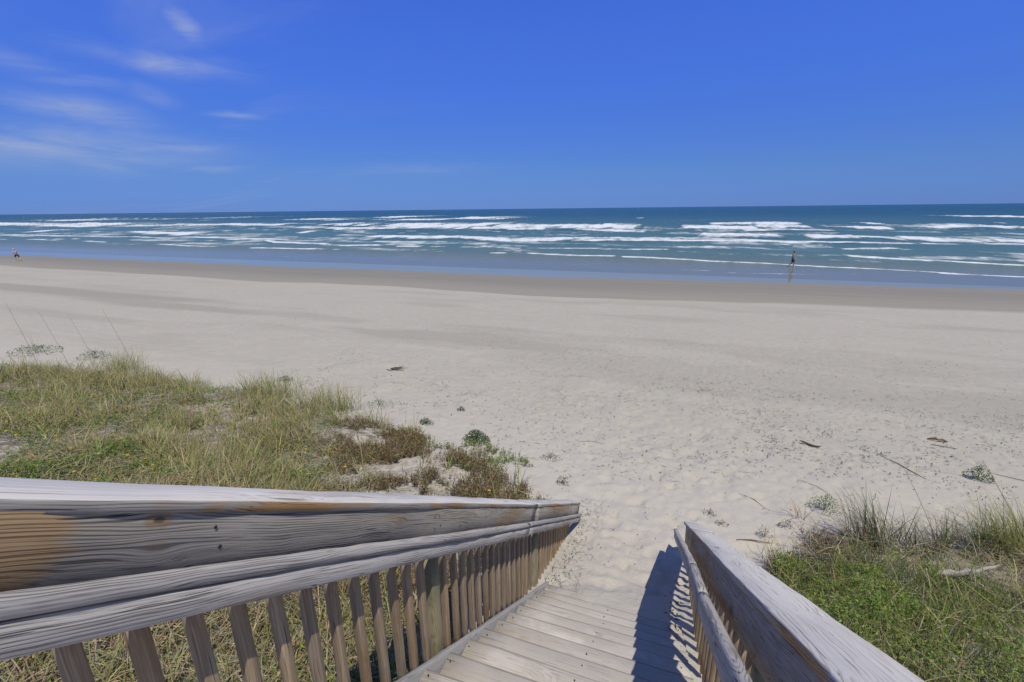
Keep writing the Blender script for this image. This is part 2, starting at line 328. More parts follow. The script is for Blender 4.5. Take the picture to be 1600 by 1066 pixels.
# ------------------------------------------------------------------ beach sand (one sheet from the dune to beyond the swash)
def lines(spec):
    out = [spec[0][0]]
    for a, b, st in spec:
        n = max(1, int(round((b-a)/st))); out += list(np.linspace(a, b, n+1)[1:])
    return np.array(out)
def growing(a, b, s0, k=1.22):
    out = []; x = a; s = s0
    while x < b: x += s; s *= k; out.append(min(x, b))
    return out
DRY = [(-101.1, 34.24), (-84.0, 33.85), (-75.2, 33.06), (-61.8, 33.13), (-54.7, 32.22), (-49.9, 32.9), (-41.1, 32.37), (-38.2, 31.71), (-34.0, 32.05), (-31.8, 33.07), (-28.2, 33.1), (-24.0, 33.43), (-18.4, 32.78), (-11.6, 32.35), (-6.8, 32.69), (-2.3, 33.27), (2.0, 34.09), (8.0, 35.04), (13.6, 35.68), (20.5, 36.74), (23.5, 36.96)]
FILM = [(-128.2, 43.75), (-111.7, 45.44), (-96.1, 46.72), (-83.1, 45.86), (-69.1, 46.04), (-47.0, 45.45), (-33.0, 46.12), (-16.6, 45.76), (-11.6, 45.73), (-3.4, 47.18), (2.5, 47.58), (8.2, 48.52), (14.9, 48.81), (21.5, 49.23), (27.5, 50.2), (31.6, 50.47)]
gx = lines([(-22, -12, .25), (-12, -5, .12), (-5, 7, .06), (7, 12, .16)])
gx = np.array([-x for x in growing(22, 1500, .5)][::-1] + list(gx) + growing(12, 1500, .4))
gy = lines([(-4, 3.2, .15), (3.2, 13, .06), (13, 20, .14), (20, 30, .25), (30, 38, .16), (38, 44, .4), (44, 52, .2), (52, 66, .7), (66, 140, 6)])
gy = np.array([-x for x in growing(4, 300, .4)][::-1] + list(gy))
GX, GY = np.meshgrid(gx, gy); nx, ny = len(gx), len(gy)
GZ = gh(GX, GY)
frng = np.random.default_rng(5); soil = np.zeros_like(GZ)
def dent(px_, py_, a_, la, lb, dp):
    i0, i1 = np.searchsorted(gx, (px_-.35, px_+.35)); j0, j1 = np.searchsorted(gy, (py_-.35, py_+.35))
    if i1 <= i0 or j1 <= j0: return
    X_ = GX[j0:j1, i0:i1]-px_; Y_ = GY[j0:j1, i0:i1]-py_; u_ = (X_*math.cos(a_)+Y_*math.sin(a_))/la; v_ = (-X_*math.sin(a_)+Y_*math.cos(a_))/lb
    r_ = np.sqrt(u_*u_+v_*v_); GZ[j0:j1, i0:i1] += dp*(-1.0*np.exp(-(r_/.8)**4)+.45*np.exp(-((r_-1.25)/.35)**2))
for k in range(46):                       # people walking between the steps and the water
    x_, y_ = frng.normal(-.35, .33), frng.uniform(3.6, 4.6); hd = math.pi/2 - frng.normal(.10, .34)
    for st in range(24):
        sl_ = frng.uniform(.42, .74); x_ += sl_*math.cos(hd); y_ += sl_*math.sin(hd); hd += frng.normal(0, .09); s_ = .11*(1 if st % 2 else -1)
        if y_ < 15: dent(x_-s_*math.sin(hd), y_+s_*math.cos(hd), hd+frng.normal(0, .25), frng.uniform(.10, .16), frng.uniform(.05, .08), frng.uniform(.008, .026))
for k in range(2100): dent(frng.uniform(-9, 10), frng.uniform(7.5, 21), frng.uniform(0, 6.28), frng.uniform(.10, .17), frng.uniform(.06, .10), frng.uniform(.010, .026))
# each row slides with the tide lines so that the wet edge follows the mesh
drx = np.interp(GX, [p[0] for p in DRY], [p[1] for p in DRY]); fix_ = np.interp(GX, [p[0] for p in FILM], [p[1] for p in FILM])
jit = .35*(fbm(GX/2.2, GY*.3, 5, 4)-.5) + .9*(fbm(GX/9, GY*.1, 6, 3)-.5)
soft = .10 + .9*sst(GX, -6, 8)
wet = sst((GY+jit-drx)/soft, -.5, 1.0)*(0.72+.28*sst(GY-drx, 1, 9)) 
film = sst(GY+.6*jit-fix_, -.35, .5)
damp = np.zeros_like(GX)
for cx_, cy_, rx_, ry_, am in ((-46, 20.5, 22, 1.5, .75), (-30, 18.6, 9, 1.1, .6), (-22, 19.0, 8, .9, .35), (-9, 17.2, 6.5, 1.3, .5), (2, 15.2, 9, 2.2, .28), (14, 14.8, 10, 2.4, .42), (9, 19.5, 12, 1.2, .25)):
    q = ((GX-cx_)/rx_)**2 + ((GY-cy_+.9*(fbm(GX/4, GY/2, 71, 3)-.5))/ry_)**2
    damp = np.maximum(damp, am*.72*sst(1.25-q+1.3*(fbm(GX/2.6, GY/.8, 73, 4)-.5), 0, .9))
damp = np.maximum(damp, .25*sst(fbm(GX/7, GY/1.6, 31, 4), .52, .74)*sst(GY-9, 0, 6)*sst(36-GY, 0, 6))*(1-wet)
side = np.where(GX < 0, sst(-GX, 1.3, 2.6), sst(GX, 1.2, 2.0))
veg = side*sst(toe(GX)-GY+1.0*(fbm(GX/1.2, GY/1.2, 81, 3)-.5), -.1, 1.2)*(1-.45*((GX > -5.5) & (GX < -1.2) & (GY > 2.4)))
ii = (np.arange(ny-1)[:, None]*nx + np.arange(nx-1)[None, :]).ravel()
quads = np.stack([ii, ii+1, ii+nx+1, ii+nx], 1)
me = mesh_np('beach_sand', np.stack([GX, GY, GZ], -1).reshape(-1, 3), [quads], smooth=True, attrs=dict(wet=wet, film=film, damp=damp, veg=veg))
tag(link('beach_sand', me, M_SAND), 'pale sandy beach with a damp brown band running to the water', 'beach', kind='structure')

# ------------------------------------------------------------------ sea, with the rows of breakers
FOAM = [(-743.5,343.6,-702.1,342.2,27.55,0.6,1.69),(-657.6,327.3,-579.1,318.2,39.36,1.0,2.45),(-765.8,425.9,-733.6,423.1,52.72,0.9,2.42),(-610.0,355.5,-618.8,392.9,49.83,0.9,2.53),(-557.1,365.2,-532.0,368.6,37.03,0.9,1.85),(-486.8,203.6,-383.2,181.1,23.93,1.0,2.68),(-372.7,176.1,-307.8,164.7,13.35,1.0,1.61),(-399.4,206.5,-331.4,195.3,23.96,1.0,2.35),(-298.3,175.6,-259.4,176.9,22.03,0.7,2.32),(-260.9,119.5,-253.4,122.0,6.96,1.0,1.2),(-224.3,92.9,-186.5,93.9,4.24,0.85,0.95),(-226.6,103.6,-210.6,106.2,3.48,0.6,0.68),(-193.7,93.4,-153.8,94.7,2.66,0.9,0.56),(-204.9,104.6,-175.6,104.3,6.54,0.45,1.22),(-216.2,116.1,-211.4,116.2,4.04,0.9,0.68),(-207.3,118.4,-197.6,118.7,4.08,0.9,0.66),(-196.5,118.7,-164.9,111.9,9.37,1.0,1.51),(-147.4,91.0,-132.6,89.7,2.31,0.8,0.47),(-186.8,77.1,-184.7,77.3,1.52,0.8,0.42),(-176.9,79.3,-169.8,80.0,1.55,0.9,0.4),(-169.4,81.3,-165.9,81.6,1.37,0.8,0.34),(-164.7,83.0,-162.5,83.2,1.39,0.8,0.34),(-148.3,77.5,-136.5,75.6,1.34,0.8,0.34),(-131.6,74.2,-129.4,74.4,0.99,0.5,0.25),(-114.4,73.4,-107.5,72.4,1.13,0.8,0.28),(-289.4,196.0,-257.2,192.8,15.29,0.9,1.42),(-238.8,161.5,-198.2,155.0,13.46,0.5,1.52),(-256.4,196.1,-203.6,190.4,21.54,1.0,1.9),(-186.3,174.0,-135.2,163.0,13.61,0.5,1.31),(-164.4,164.0,-142.0,157.0,9.28,0.9,0.94),(-562.9,449.0,-541.9,450.3,65.48,1.0,2.5),(-505.2,426.6,-491.5,420.3,27.08,0.8,1.1),(-416.1,311.5,-398.1,305.2,14.9,0.6,0.86),(-326.5,336.0,-285.3,329.0,39.45,1.0,1.91),(-270.6,314.9,-254.0,307.3,22.38,1.0,1.14),(-179.2,204.6,-170.3,205.6,24.76,1.0,1.89),(-136.6,158.3,-125.8,151.6,8.41,1.0,0.86),(-125.2,129.5,-121.9,130.8,6.13,1.0,0.76),(-166.1,111.8,-150.6,109.4,6.7,1.0,1.09),(-141.0,99.3,-97.1,93.1,3.0,0.95,0.54),(-150.1,107.9,-111.9,102.9,7.25,0.4,1.18),(-109.4,102.8,-78.8,94.6,8.27,0.45,1.34),(-94.9,91.0,-82.5,90.7,2.02,0.8,0.36),(-115.0,85.3,-110.0,85.3,1.46,0.6,0.3),(-111.3,89.3,-99.8,88.1,2.04,0.9,0.39),(-97.0,88.1,-89.0,83.4,1.67,0.9,0.32),(-89.0,83.4,-72.9,81.0,2.08,0.9,0.41),(-72.2,80.2,-66.4,79.5,1.53,0.7,0.3),(-109.3,73.1,-98.8,70.5,1.44,0.8,0.36),(-98.8,70.5,-92.3,70.8,1.09,0.7,0.27),(-80.6,69.9,-63.7,70.6,1.24,1.0,0.28),(-61.5,70.7,-60.4,70.7,0.9,0.7,0.2),(-267.5,320.5,-253.9,314.1,17.32,0.7,0.87),(-263.3,325.8,-237.0,324.8,14.28,0.4,0.69),(-224.8,312.1,-219.2,318.6,27.71,1.0,1.36),(-301.7,441.3,-258.0,406.9,59.65,1.0,2.14),(-199.4,303.6,-159.6,305.6,35.2,1.0,1.74),(-194.0,376.6,-182.5,371.2,14.57,0.4,0.59),(-178.5,369.3,-140.1,341.3,52.54,1.0,2.19),(-131.1,319.2,-122.2,333.2,43.51,0.9,1.97),(-168.5,201.5,-156.3,198.3,18.46,1.0,1.45),(-151.8,197.6,-144.7,200.5,18.0,1.0,1.4),(-131.2,190.8,-79.4,174.1,29.03,1.0,2.37),(-131.9,157.4,-104.6,157.1,8.39,1.0,0.83),(-76.7,168.0,-57.6,160.9,8.3,1.0,0.75),(-95.1,207.8,-80.0,190.1,24.7,1.0,1.83),(-75.6,192.9,-67.4,188.4,22.26,1.0,1.72),(-93.9,112.1,-90.9,113.2,4.45,1.0,0.61),(-90.5,114.7,-86.5,114.8,2.27,0.8,0.31),(-78.8,106.4,-53.3,108.7,6.39,1.0,0.89),(-52.7,107.4,-36.7,102.4,4.58,1.0,0.64),(-68.3,92.9,-55.3,92.8,2.42,0.9,0.39),(-77.9,92.5,-71.8,92.6,2.0,0.6,0.33),(-85.3,101.4,-73.7,101.6,7.17,0.4,1.09),(-57.0,95.8,-44.2,96.6,5.0,0.35,0.76),(-52.5,95.0,-50.8,95.2,1.96,0.8,0.3),(-66.4,78.7,-58.5,80.9,1.49,0.9,0.29),(-53.2,79.9,-48.9,80.3,1.44,1.0,0.27),(-46.3,80.6,-44.9,80.8,1.14,0.7,0.21),(-41.6,81.9,-37.7,82.3,0.94,0.4,0.17),(-36.5,83.2,-28.8,80.4,1.12,0.8,0.2),(-29.3,71.0,-27.1,71.3,1.06,0.8,0.22),(-56.1,138.6,-53.1,136.5,3.88,0.9,0.42),(-67.3,184.8,-27.7,182.3,23.22,1.0,1.87),(-31.0,195.3,-16.2,179.5,19.7,1.0,1.59),(-56.7,155.8,-45.4,159.1,6.18,1.0,0.58),(-33.6,157.4,-10.8,148.5,5.48,0.9,0.54),(-41.1,136.9,-17.9,136.5,10.89,0.33,1.18),(-16.2,179.5,0.8,163.2,15.97,0.42,1.45),(-36.9,101.2,-23.0,108.1,5.47,0.95,0.77),(-23.0,108.1,0.7,111.2,6.77,0.75,0.93),(-22.1,103.7,0.7,105.9,2.06,1.0,0.3),(-29.3,80.3,-27.9,80.7,1.0,0.8,0.18),(-26.2,81.3,-13.1,83.5,1.01,0.75,0.18),(-13.3,82.0,-2.2,83.1,1.16,0.75,0.21),(-15.5,93.0,-13.1,93.8,1.67,0.9,0.27),(-25.3,88.8,0.7,95.8,5.7,0.22,0.92),(-22.9,71.8,-15.8,69.8,1.22,1.0,0.25),(-15.8,69.8,-9.2,70.0,1.25,0.75,0.26),(-7.6,69.6,-2.6,69.0,1.04,0.85,0.22),(-2.6,69.0,0.7,67.9,0.87,1.0,0.19),(-128.8,369.6,-125.2,370.5,16.29,0.5,0.66),(-99.2,277.2,-90.6,279.5,9.24,0.4,0.5),(-29.1,332.5,-24.9,333.5,14.11,0.6,0.66),(-9.1,247.3,0.9,274.3,9.04,0.3,0.55),(-9.1,55.0,-8.4,55.2,0.36,0.5,0.09),(-0.4,267.5,14.8,281.0,9.87,0.3,0.58),(12.7,217.9,44.8,224.7,12.46,1.0,0.94),(27.8,209.7,42.5,212.9,22.6,1.0,1.81),(0.8,181.6,23.1,172.9,13.69,1.0,1.25),(24.4,183.7,39.6,180.1,22.37,0.95,2.08),(17.6,157.3,40.5,159.4,8.39,0.9,0.91),(4.8,151.8,20.7,154.7,8.17,0.5,0.87),(5.7,128.4,22.0,127.1,8.49,0.95,1.08),(0.2,113.3,14.0,112.4,3.37,0.9,0.48),(0.2,105.7,12.3,107.6,2.52,1.0,0.38),(12.3,107.6,22.9,103.2,3.78,0.95,0.6),(23.3,105.0,31.1,104.9,2.71,1.0,0.46),(27.7,124.6,36.5,123.7,7.58,1.0,1.08),(13.8,110.2,25.2,113.0,5.28,0.5,0.8),(47.8,188.6,51.4,176.1,8.0,0.9,0.8),(32.7,211.9,56.9,198.0,13.73,0.35,1.18),(26.2,93.1,27.7,93.0,1.41,1.0,0.27),(0.3,89.4,29.6,99.8,6.16,0.2,1.08),(0.3,80.2,15.9,78.0,1.65,0.25,0.34),(11.8,78.3,23.8,79.2,0.84,0.45,0.18),(0.4,68.2,4.1,66.7,0.83,1.0,0.19),(4.1,66.7,10.7,65.6,0.78,1.0,0.19),(10.7,65.6,19.2,63.1,0.98,1.0,0.26),(0.4,56.7,3.2,56.6,0.45,0.6,0.12),(5.4,55.3,12.3,55.9,0.41,0.5,0.12),(12.3,55.9,17.5,57.4,0.33,0.35,0.1),(59.0,266.8,68.1,271.1,7.02,0.3,0.47),(149.9,344.9,171.2,328.5,29.06,1.0,1.84),(171.2,328.5,188.0,322.7,22.54,1.0,1.57),(67.5,220.7,71.6,209.9,10.91,1.0,0.95),(51.3,178.3,59.7,175.3,12.4,1.0,1.3),(64.9,191.0,72.0,180.4,21.5,0.5,2.23),(83.3,209.1,98.0,212.6,8.35,1.0,0.81),(70.1,179.6,93.1,189.1,15.36,1.0,1.7),(90.7,184.0,97.8,175.6,11.73,0.8,1.43),(46.8,162.1,70.2,158.1,7.96,0.35,0.96),(108.6,222.7,111.9,224.0,7.28,0.7,0.7),(36.6,126.0,43.5,118.4,4.74,0.95,0.72),(44.3,120.6,54.8,115.9,5.35,0.9,0.9),(55.7,117.9,67.3,116.6,6.07,0.85,1.12),(30.6,104.7,40.8,107.2,3.58,1.0,0.63),(42.7,107.9,46.5,105.7,2.63,0.9,0.49),(51.6,107.0,61.1,102.8,3.22,1.0,0.67),(27.5,93.6,34.5,94.4,1.42,0.9,0.28),(34.3,92.6,35.7,93.1,1.36,0.7,0.28),(23.1,78.0,30.5,74.4,1.4,1.0,0.34),(30.5,74.4,41.2,68.4,1.3,1.0,0.38),(19.0,63.3,24.0,62.2,0.64,1.0,0.19),(24.0,62.2,27.4,60.9,0.6,1.0,0.19),(26.6,60.4,35.6,58.7,0.65,1.0,0.23),(35.2,90.7,45.5,84.9,5.87,0.15,1.36),(-565.6,202.2,-486.8,203.6,28.8,1.0,3.17),(-239.6,84.7,-224.3,92.9,4.16,0.9,1.05),(-197.6,69.5,-192.1,75.2,1.88,0.8,0.58)]
th = np.radians(np.concatenate([np.linspace(-86, -72, 60, endpoint=False), np.linspace(-72, 34, 1340, endpoint=False), np.linspace(34, 72, 140)]))
rows = np.concatenate([1.0/(np.linspace(1/50.5, 8.0e-5, 262)), [30000., 90000.]])
TT, SY = np.meshgrid(np.tan(th), rows); SX = TT*SY; nsx, nsy = len(th), len(rows)
foam = np.zeros_like(SX); lift = np.zeros_like(SX); face = np.zeros_like(SX)
wx = 1.6*(fbm(SX/9, SY/14, 91, 4)-.5)
for xa, ya, xb, yb, hw, it, vh in FOAM:
    if xb < xa: xa, ya, xb, yb = xb, yb, xa, ya
    ex = .35+.03*(xb-xa); sl = (yb-ya)/max(.5, xb-xa); xa -= ex; xb += ex; ya -= sl*ex; yb += sl*ex
    m_ = (SX > xa-8-.03*abs(xa)) & (SX < xb+8+.03*abs(xb)) & (SY > min(ya, yb)-3*hw-3) & (SY < max(ya, yb)+3*hw+3)
    if not m_.any(): continue
    x_ = SX[m_]; y_ = SY[m_]; t_ = (x_-xa)/max(.5, xb-xa); yc = ya+(yb-ya)*np.clip(t_, 0, 1)
    hw_ = hw*(.35 + .75*fbm(x_/(2.0+hw*1.1), x_*0+ya, 17, 3)) 
    d = (y_-yc+wx[m_]*hw*.35)/hw_ + 1.1*(fbm(x_/(1.2+.012*ya), y_/(3+hw), 29, 3)-.5)
    end = sst(np.minimum(t_, 1-t_)*(xb-xa)/(.5+.06*(xb-xa)), -.6, .8)
    rag = .50+.80*fbm(x_/(.6+.012*ya), y_/(2+.3*hw), 19, 4)
    foam[m_] = np.maximum(foam[m_], np.clip(it*end*(1-sst(np.abs(d), .35, 1.25))*rag, 0, 1))
    if it > .8 and ya > 66: foam[m_] = np.maximum(foam[m_], .58*end*sst(d, -1.0, -.2)*(1-sst(d, .8, 3.6)))
    if it > .8 and ya > 80: face[m_] = np.maximum(face[m_], .8*end*np.exp(-((d+1.35)/.6)**2))
    H = min(.85, .26*vh)*(1 if it > .55 else .4)
    if ya > 66: lift[m_] = np.maximum(lift[m_], H*np.clip(end, 0, 1)*(.35+1.3*fbm(x_/(.9+.008*ya), x_*0+ya, 23, 3))*np.exp(-((d-.3)/.7)**2))
sw = np.exp(-((SY-150)/110)**2)
swell = .22*sw*np.sin(SY*.27 + 2.2*fbm(SX/38, SY/60, 7, 3)*3) * sst(SY, 66, 100)*sst(330-SY, 0, 140)
SZ = lift + swell
# scattered whitecaps farther out and lacy foam left behind the breakers
lace = sst(fbm(SX/11, SY/6, 33, 4), .50, .72)*.52*sst(SY, 60, 80)*sst(260-SY, 0, 140)
capn = sst(vnoise(SX/7, SY/45, 77), .965, .99)*sst(SY, 300, 420)*.8*sst(3500-SY, 0, 1500)
foam = np.clip(np.maximum(np.maximum(foam, lace), capn), 0, 1)
sh = np.interp(SY, [50, 58, 72, 95, 130, 230, 420, 900], [1.0, .93, .70, .56, .46, .28, .12, 0.0]) + .06*(fbm(SX/30, SY/9, 44, 3)-.5)
ii = (np.arange(nsy-1)[:, None]*nsx + np.arange(nsx-1)[None, :]).ravel()
quads = np.stack([ii, ii+1, ii+nsx+1, ii+nsx], 1)
me = mesh_np('sea', np.stack([SX, SY, SZ], -1).reshape(-1, 3), [quads], smooth=True, attrs=dict(foam=foam, shallow=sh, lift=np.clip(lift/.8 + np.maximum(swell, 0)*1.3 + face, 0, 1)))
tag(link('sea', me, M_SEA), 'blue green sea with rows of white breakers below the horizon', 'sea', kind='structure')
# ------------------------------------------------------------------ timber helpers
def rect_section(wd, th_, c, top=0.0):
    """chamfered rectangle in (y, z); its upper face lies at z = top"""
    a = wd/2; z1 = top; z0 = top-th_
    return [(-a+c, z1), (a-c, z1), (a, z1-c), (a, z0+c), (a-c, z0), (-a+c, z0), (-a, z0+c), (-a, z1-c)]
def round_section(wd, th_, n=10):
    """bull-nosed strip: rounded top and inner edge"""
    a = wd/2; r = th_*.62; pts = []
    for k in range(n): q = math.pi*k/(n-1)/1.0; pts.append((-a + (1-math.cos(q))/2*wd, -r + r*math.sin(q)**.6))
    return pts[::-1][::-1] + [(a, -th_), (-a, -th_)]
def prism(name, sec, L, nseg=10, jit=.0015, warp=0.0, seed=0, smooth=False):
    r = np.random.default_rng(seed); k = len(sec); xs = np.linspace(0, L, nseg+1); V = []
    ph = r.random(4)*6.28
    for i, x in enumerate(xs):
        wy = warp*math.sin(x*1.7+ph[0]); wz = warp*.6*math.sin(x*1.1+ph[1])
        for (y, z) in sec:
            e = 0 if i in (0, nseg) else 1
            V.append((x, y+wy+r.normal(0, jit)*e, z+wz+r.normal(0, jit)*e))
    q = []
    for i in range(nseg):
        for j in range(k): a = i*k+j; b = i*k+(j+1) % k; q.append((a, a+k, b+k, b))
    V = np.array(V); caps = np.array([list(range(k)), [nseg*k+j for j in range(k)][::-1]])
    me = mesh_np(name, V, [np.array(q), caps], smooth=False)
    bm = bmesh.new(); bm.from_mesh(me); bmesh.ops.recalc_face_normals(bm, faces=bm.faces); bm.to_mesh(me); bm.free()
    if smooth: me.polygons.foreach_set('use_smooth', [len(p.vertices) == 4 for p in me.polygons])
    return me
def frame(p0, p1):
    """x along p0->p1, y across, z up and square to the run"""
    p0 = Vector(p0); d = (Vector(p1)-p0).normalized()
    y = Vector((-1, 0, 0)) if abs(d.x) < .9 else Vector((0, 1, 0))
    z = d.cross(y).normalized(); y = z.cross(d).normalized()
    return Matrix(((d.x, y.x, z.x, p0.x), (d.y, y.y, z.y, p0.y), (d.z, y.z, z.z, p0.z), (0, 0, 0, 1))), (Vector(p1)-Vector(p0)).length
def board(name, p0, p1, sec, mat, parent, jit=.0015, warp=0.0, seed=0, smooth=False, step=.18):
    mw, L = frame(p0, p1)
    return link(name, prism(name, sec, L, max(2, int(L/step)), jit, warp, seed, smooth), mat, parent, mw)
# ------------------------------------------------------------------ beach stairs
NS0, NZ0, RUN, RISE = 1.556, 4.690, .2436, .1705         # one nosing, then the run and rise of the flight
stairs = empty('beach_stairs', (-.355, 0, 4.9), 'weathered wooden stairs going down and vanishing under the sand', 'stairs')
XL, XR = -1.055, .332
for i in range(-6, 14):
    y1 = NS0 + RUN*i; z = NZ0 - RISE*i + random.uniform(-.004, .004)
    if i == -6: continue
    tilt = random.uniform(-.006, .006)
    o = board('tread', (XL+random.uniform(-.008, .008), y1-.138+random.uniform(-.006, .006), z), (XR+random.uniform(-.006, .004), y1-.138+random.uniform(-.006, .006), z+tilt), rect_section(.276, .038, .006), M_TREAD, stairs, .0012, .002, 100+i)
# treads run across: their frame has y = +Y, z = up
for k in range(12):
    y = .335-.138-.276/2-.075-.148*k
    board('deck_board', (XL-.02, y, 5.702+random.uniform(-.002, .002)), (XR+.02, y, 5.702), rect_section(.140, .038, .005), M_TREAD, stairs, .001, .001, 160+k)
def nos(y): return NZ0 - RISE/RUN*(y-NS0)
board('skirt_board', (-1.079, -.02, nos(-.02)+.005), (-1.079, 5.3, nos(5.3)+.005), rect_section(.036, .27, .004), M_SKIRT, stairs, .0012, .002, 201)
board('stringer', (.365-.048, .0, nos(0)-.185), (.365-.048, 5.3, nos(5.3)-.185), rect_section(.038, .235, .004), M_SKIRT, stairs, .001, .0, 202)
board('stringer', (-.36, .0, nos(0)-.185), (-.36, 5.3, nos(5.3)-.185), rect_section(.038, .235, .004), M_SKIRT, stairs, .001, .0, 203)
# nail heads, two per support on each tread
V, Q = [], []
for i in range(-5, 10):
    y1 = NS0+RUN*i; z = NZ0-RISE*i
    for X in (XL+.035, -.36, XR-.05):
        for dy in (.055, .165):
            cx_ = X+random.uniform(-.015, .015); cy_ = y1-dy+random.uniform(-.015, .015); b0 = len(V); rr = random.uniform(.0035, .005)
            for a in range(7): V.append((cx_+rr*math.cos(a*.898), cy_+rr*math.sin(a*.898), z+.0075))
            for a in range(7): V.append((cx_+rr*math.cos(a*.898), cy_+rr*math.sin(a*.898), z-.01))
            Q.append([list(range(b0, b0+7))]); Q[-1] += [[b0+a, b0+7+a, b0+7+(a+1) % 7, b0+(a+1) % 7] for a in range(7)]
f7 = np.array([q[0] for q in Q]); f4 = np.array([x for q in Q for x in q[1:]])
o = link('nail_heads', mesh_np('nail_heads', np.array(V)-np.array([-.355, 0, 4.9]), [f7, f4]), M_NAIL, stairs); tag(o, kind='stuff')
# ------------------------------------------------------------------ railings
def perp(y0, z0, y1, z1, d):
    L = math.hypot(y1-y0, z1-z0); return (y0 - d*(z0-z1)/L, z0 - d*(y1-y0)/L, y1 - d*(z0-z1)/L, z1 - d*(y1-y0)/L)
bal_meshes = [prism('baluster', rect_section(.038, .038, .003, .019), .95, 6, .0008, w_, 300+k) for k, w_ in enumerate((.0, .002, .003, .0015, .004))]
def railing(label, side, capX, runs, capw, boardX, railX, balX, hand, balY, postY, inner, railw=.066):
    root = empty('stair_railing', (boardX, 0, 6.0), label, 'railing', 'stair railings')
    CT = .034
    for n, (y0, z0, y1, z1) in enumerate(runs):
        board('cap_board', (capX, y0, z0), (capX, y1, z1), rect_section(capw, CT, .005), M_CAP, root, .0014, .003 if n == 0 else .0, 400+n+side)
        a, b, c, d = perp(y0, z0, y1, z1, CT-.010)
        board('side_board', (boardX, a+(.0 if n == 0 else .012), b), (boardX, c-.03, d), rect_section(.038, .150 if side == 0 else .222, .004), M_BOARDL if side == 0 and n == 0 else M_BOARD, root, .0012, .002, 420+n+side)
    # handrail: a bull-nosed strip on top of a two-by-four, in lengths that meet at slight bends
    for n in range(len(hand)-1):
        (y0, z0), (y1, z1) = hand[n], hand[n+1]
        sec = round_section(railw, .036)
        board('handrail', (railX, y0+.003, z0), (railX, y1, z1), sec, M_RAIL, root, .0011, .0025, 440+n+side, True, .1)
        a, b, c, d = perp(y0, z0, y1, z1, .046)
        board('lower_rail', (railX-inner*(railw/2-.025), a+.003, b), (railX-inner*(railw/2-.025), c, d), rect_section(.038, .066, .006), M_RAIL, root, .0012, .0025, 450+n+side)
        a, b, c, d = perp(y0, z0, y1, z1, .034)
        board('rail_spacer', (railX, a+.02, b), (railX, c-.02, d), rect_section(railw-.03, .014, .002), M_BOARD, root, .0005, .0, 460+n+side)
    hy_ = [p[0] for p in hand]; hz_ = [p[1] for p in hand]
    for k, y in enumerate(balY):
        zt = float(np.interp(y, hy_, hz_)) - (.06 if side == 0 else .12) if y < hy_[-1] else hz_[-1] - .66*(y-hy_[-1]) - .06
        me = bal_meshes[(k*3+side) % 5]
        mw, _ = frame((balX, y, zt), (balX+random.uniform(-.004, .004), y+random.uniform(-.007, .007), zt-1))
        link('baluster', me, M_BAL, root, mw)
    for k, y in enumerate(postY):
        zt = float(np.interp(y, hy_, hz_))-.10; px = balX + inner*(.089/2-.019) - inner*.006
        board('post', (px, y, zt-.06), (px+.002, y+.003, min(zt-1.7, 3.0)), rect_section(.089, .089, .005, .0445), M_POST, root, .001, .0, 480+k+side)
    V, F7 = [], []; fx = boardX - inner*.0215
    for y in [p + q for p in postY for q in (-.022, .024)] + [runs[0][2]-.05, runs[0][2]+.07, .72, 2.9]:
        r0 = runs[0]; zc = r0[1]+(r0[3]-r0[1])*(y-r0[0])/(r0[2]-r0[0])
        for dz in (-.085, -.155):
            b0 = len(V); rr = random.uniform(.0045, .006); yy_ = y+random.uniform(-.01, .01); zz2 = zc+dz+random.uniform(-.01, .01)
            for a in range(8): V.append((fx-boardX, yy_+rr*math.cos(a*.785), zz2-6.0+rr*math.sin(a*.785)))
            F7.append(list(range(b0, b0+8)))
    tag(link('nail_heads', mesh_np('nail_heads', np.array(V), [np.array(F7)]), M_NAIL, root), kind='stuff')
    return root
lt = lambda y: 6.754-.69*y
LB = [.392+.123*k for k in range(44)]
lp = [1.86, 3.86, -.22]
LB = [y for y in LB if min(abs(y-p) for p in lp) > .085 and y < 5.65]
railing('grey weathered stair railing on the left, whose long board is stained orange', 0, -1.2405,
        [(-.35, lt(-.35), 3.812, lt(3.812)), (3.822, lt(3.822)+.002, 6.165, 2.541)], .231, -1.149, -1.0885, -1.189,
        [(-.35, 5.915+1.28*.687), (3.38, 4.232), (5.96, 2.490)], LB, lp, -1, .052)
rt = lambda y: 6.645-.655*y
rp = [-.22, 1.66, 3.75]
RB = [y for y in [.02+.163*k for k in range(35)] if min(abs(y-p) for p in rp) > .085 and y < 5.4]
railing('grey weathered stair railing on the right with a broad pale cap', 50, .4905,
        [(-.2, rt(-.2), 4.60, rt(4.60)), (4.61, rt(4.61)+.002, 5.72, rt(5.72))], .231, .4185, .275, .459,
        [(-.2, rt(-.2)-.18), (2.17, rt(2.17)-.185), (2.85, rt(2.85)-.138), (5.5, rt(5.5)-.125)], RB, rp, 1, .052)
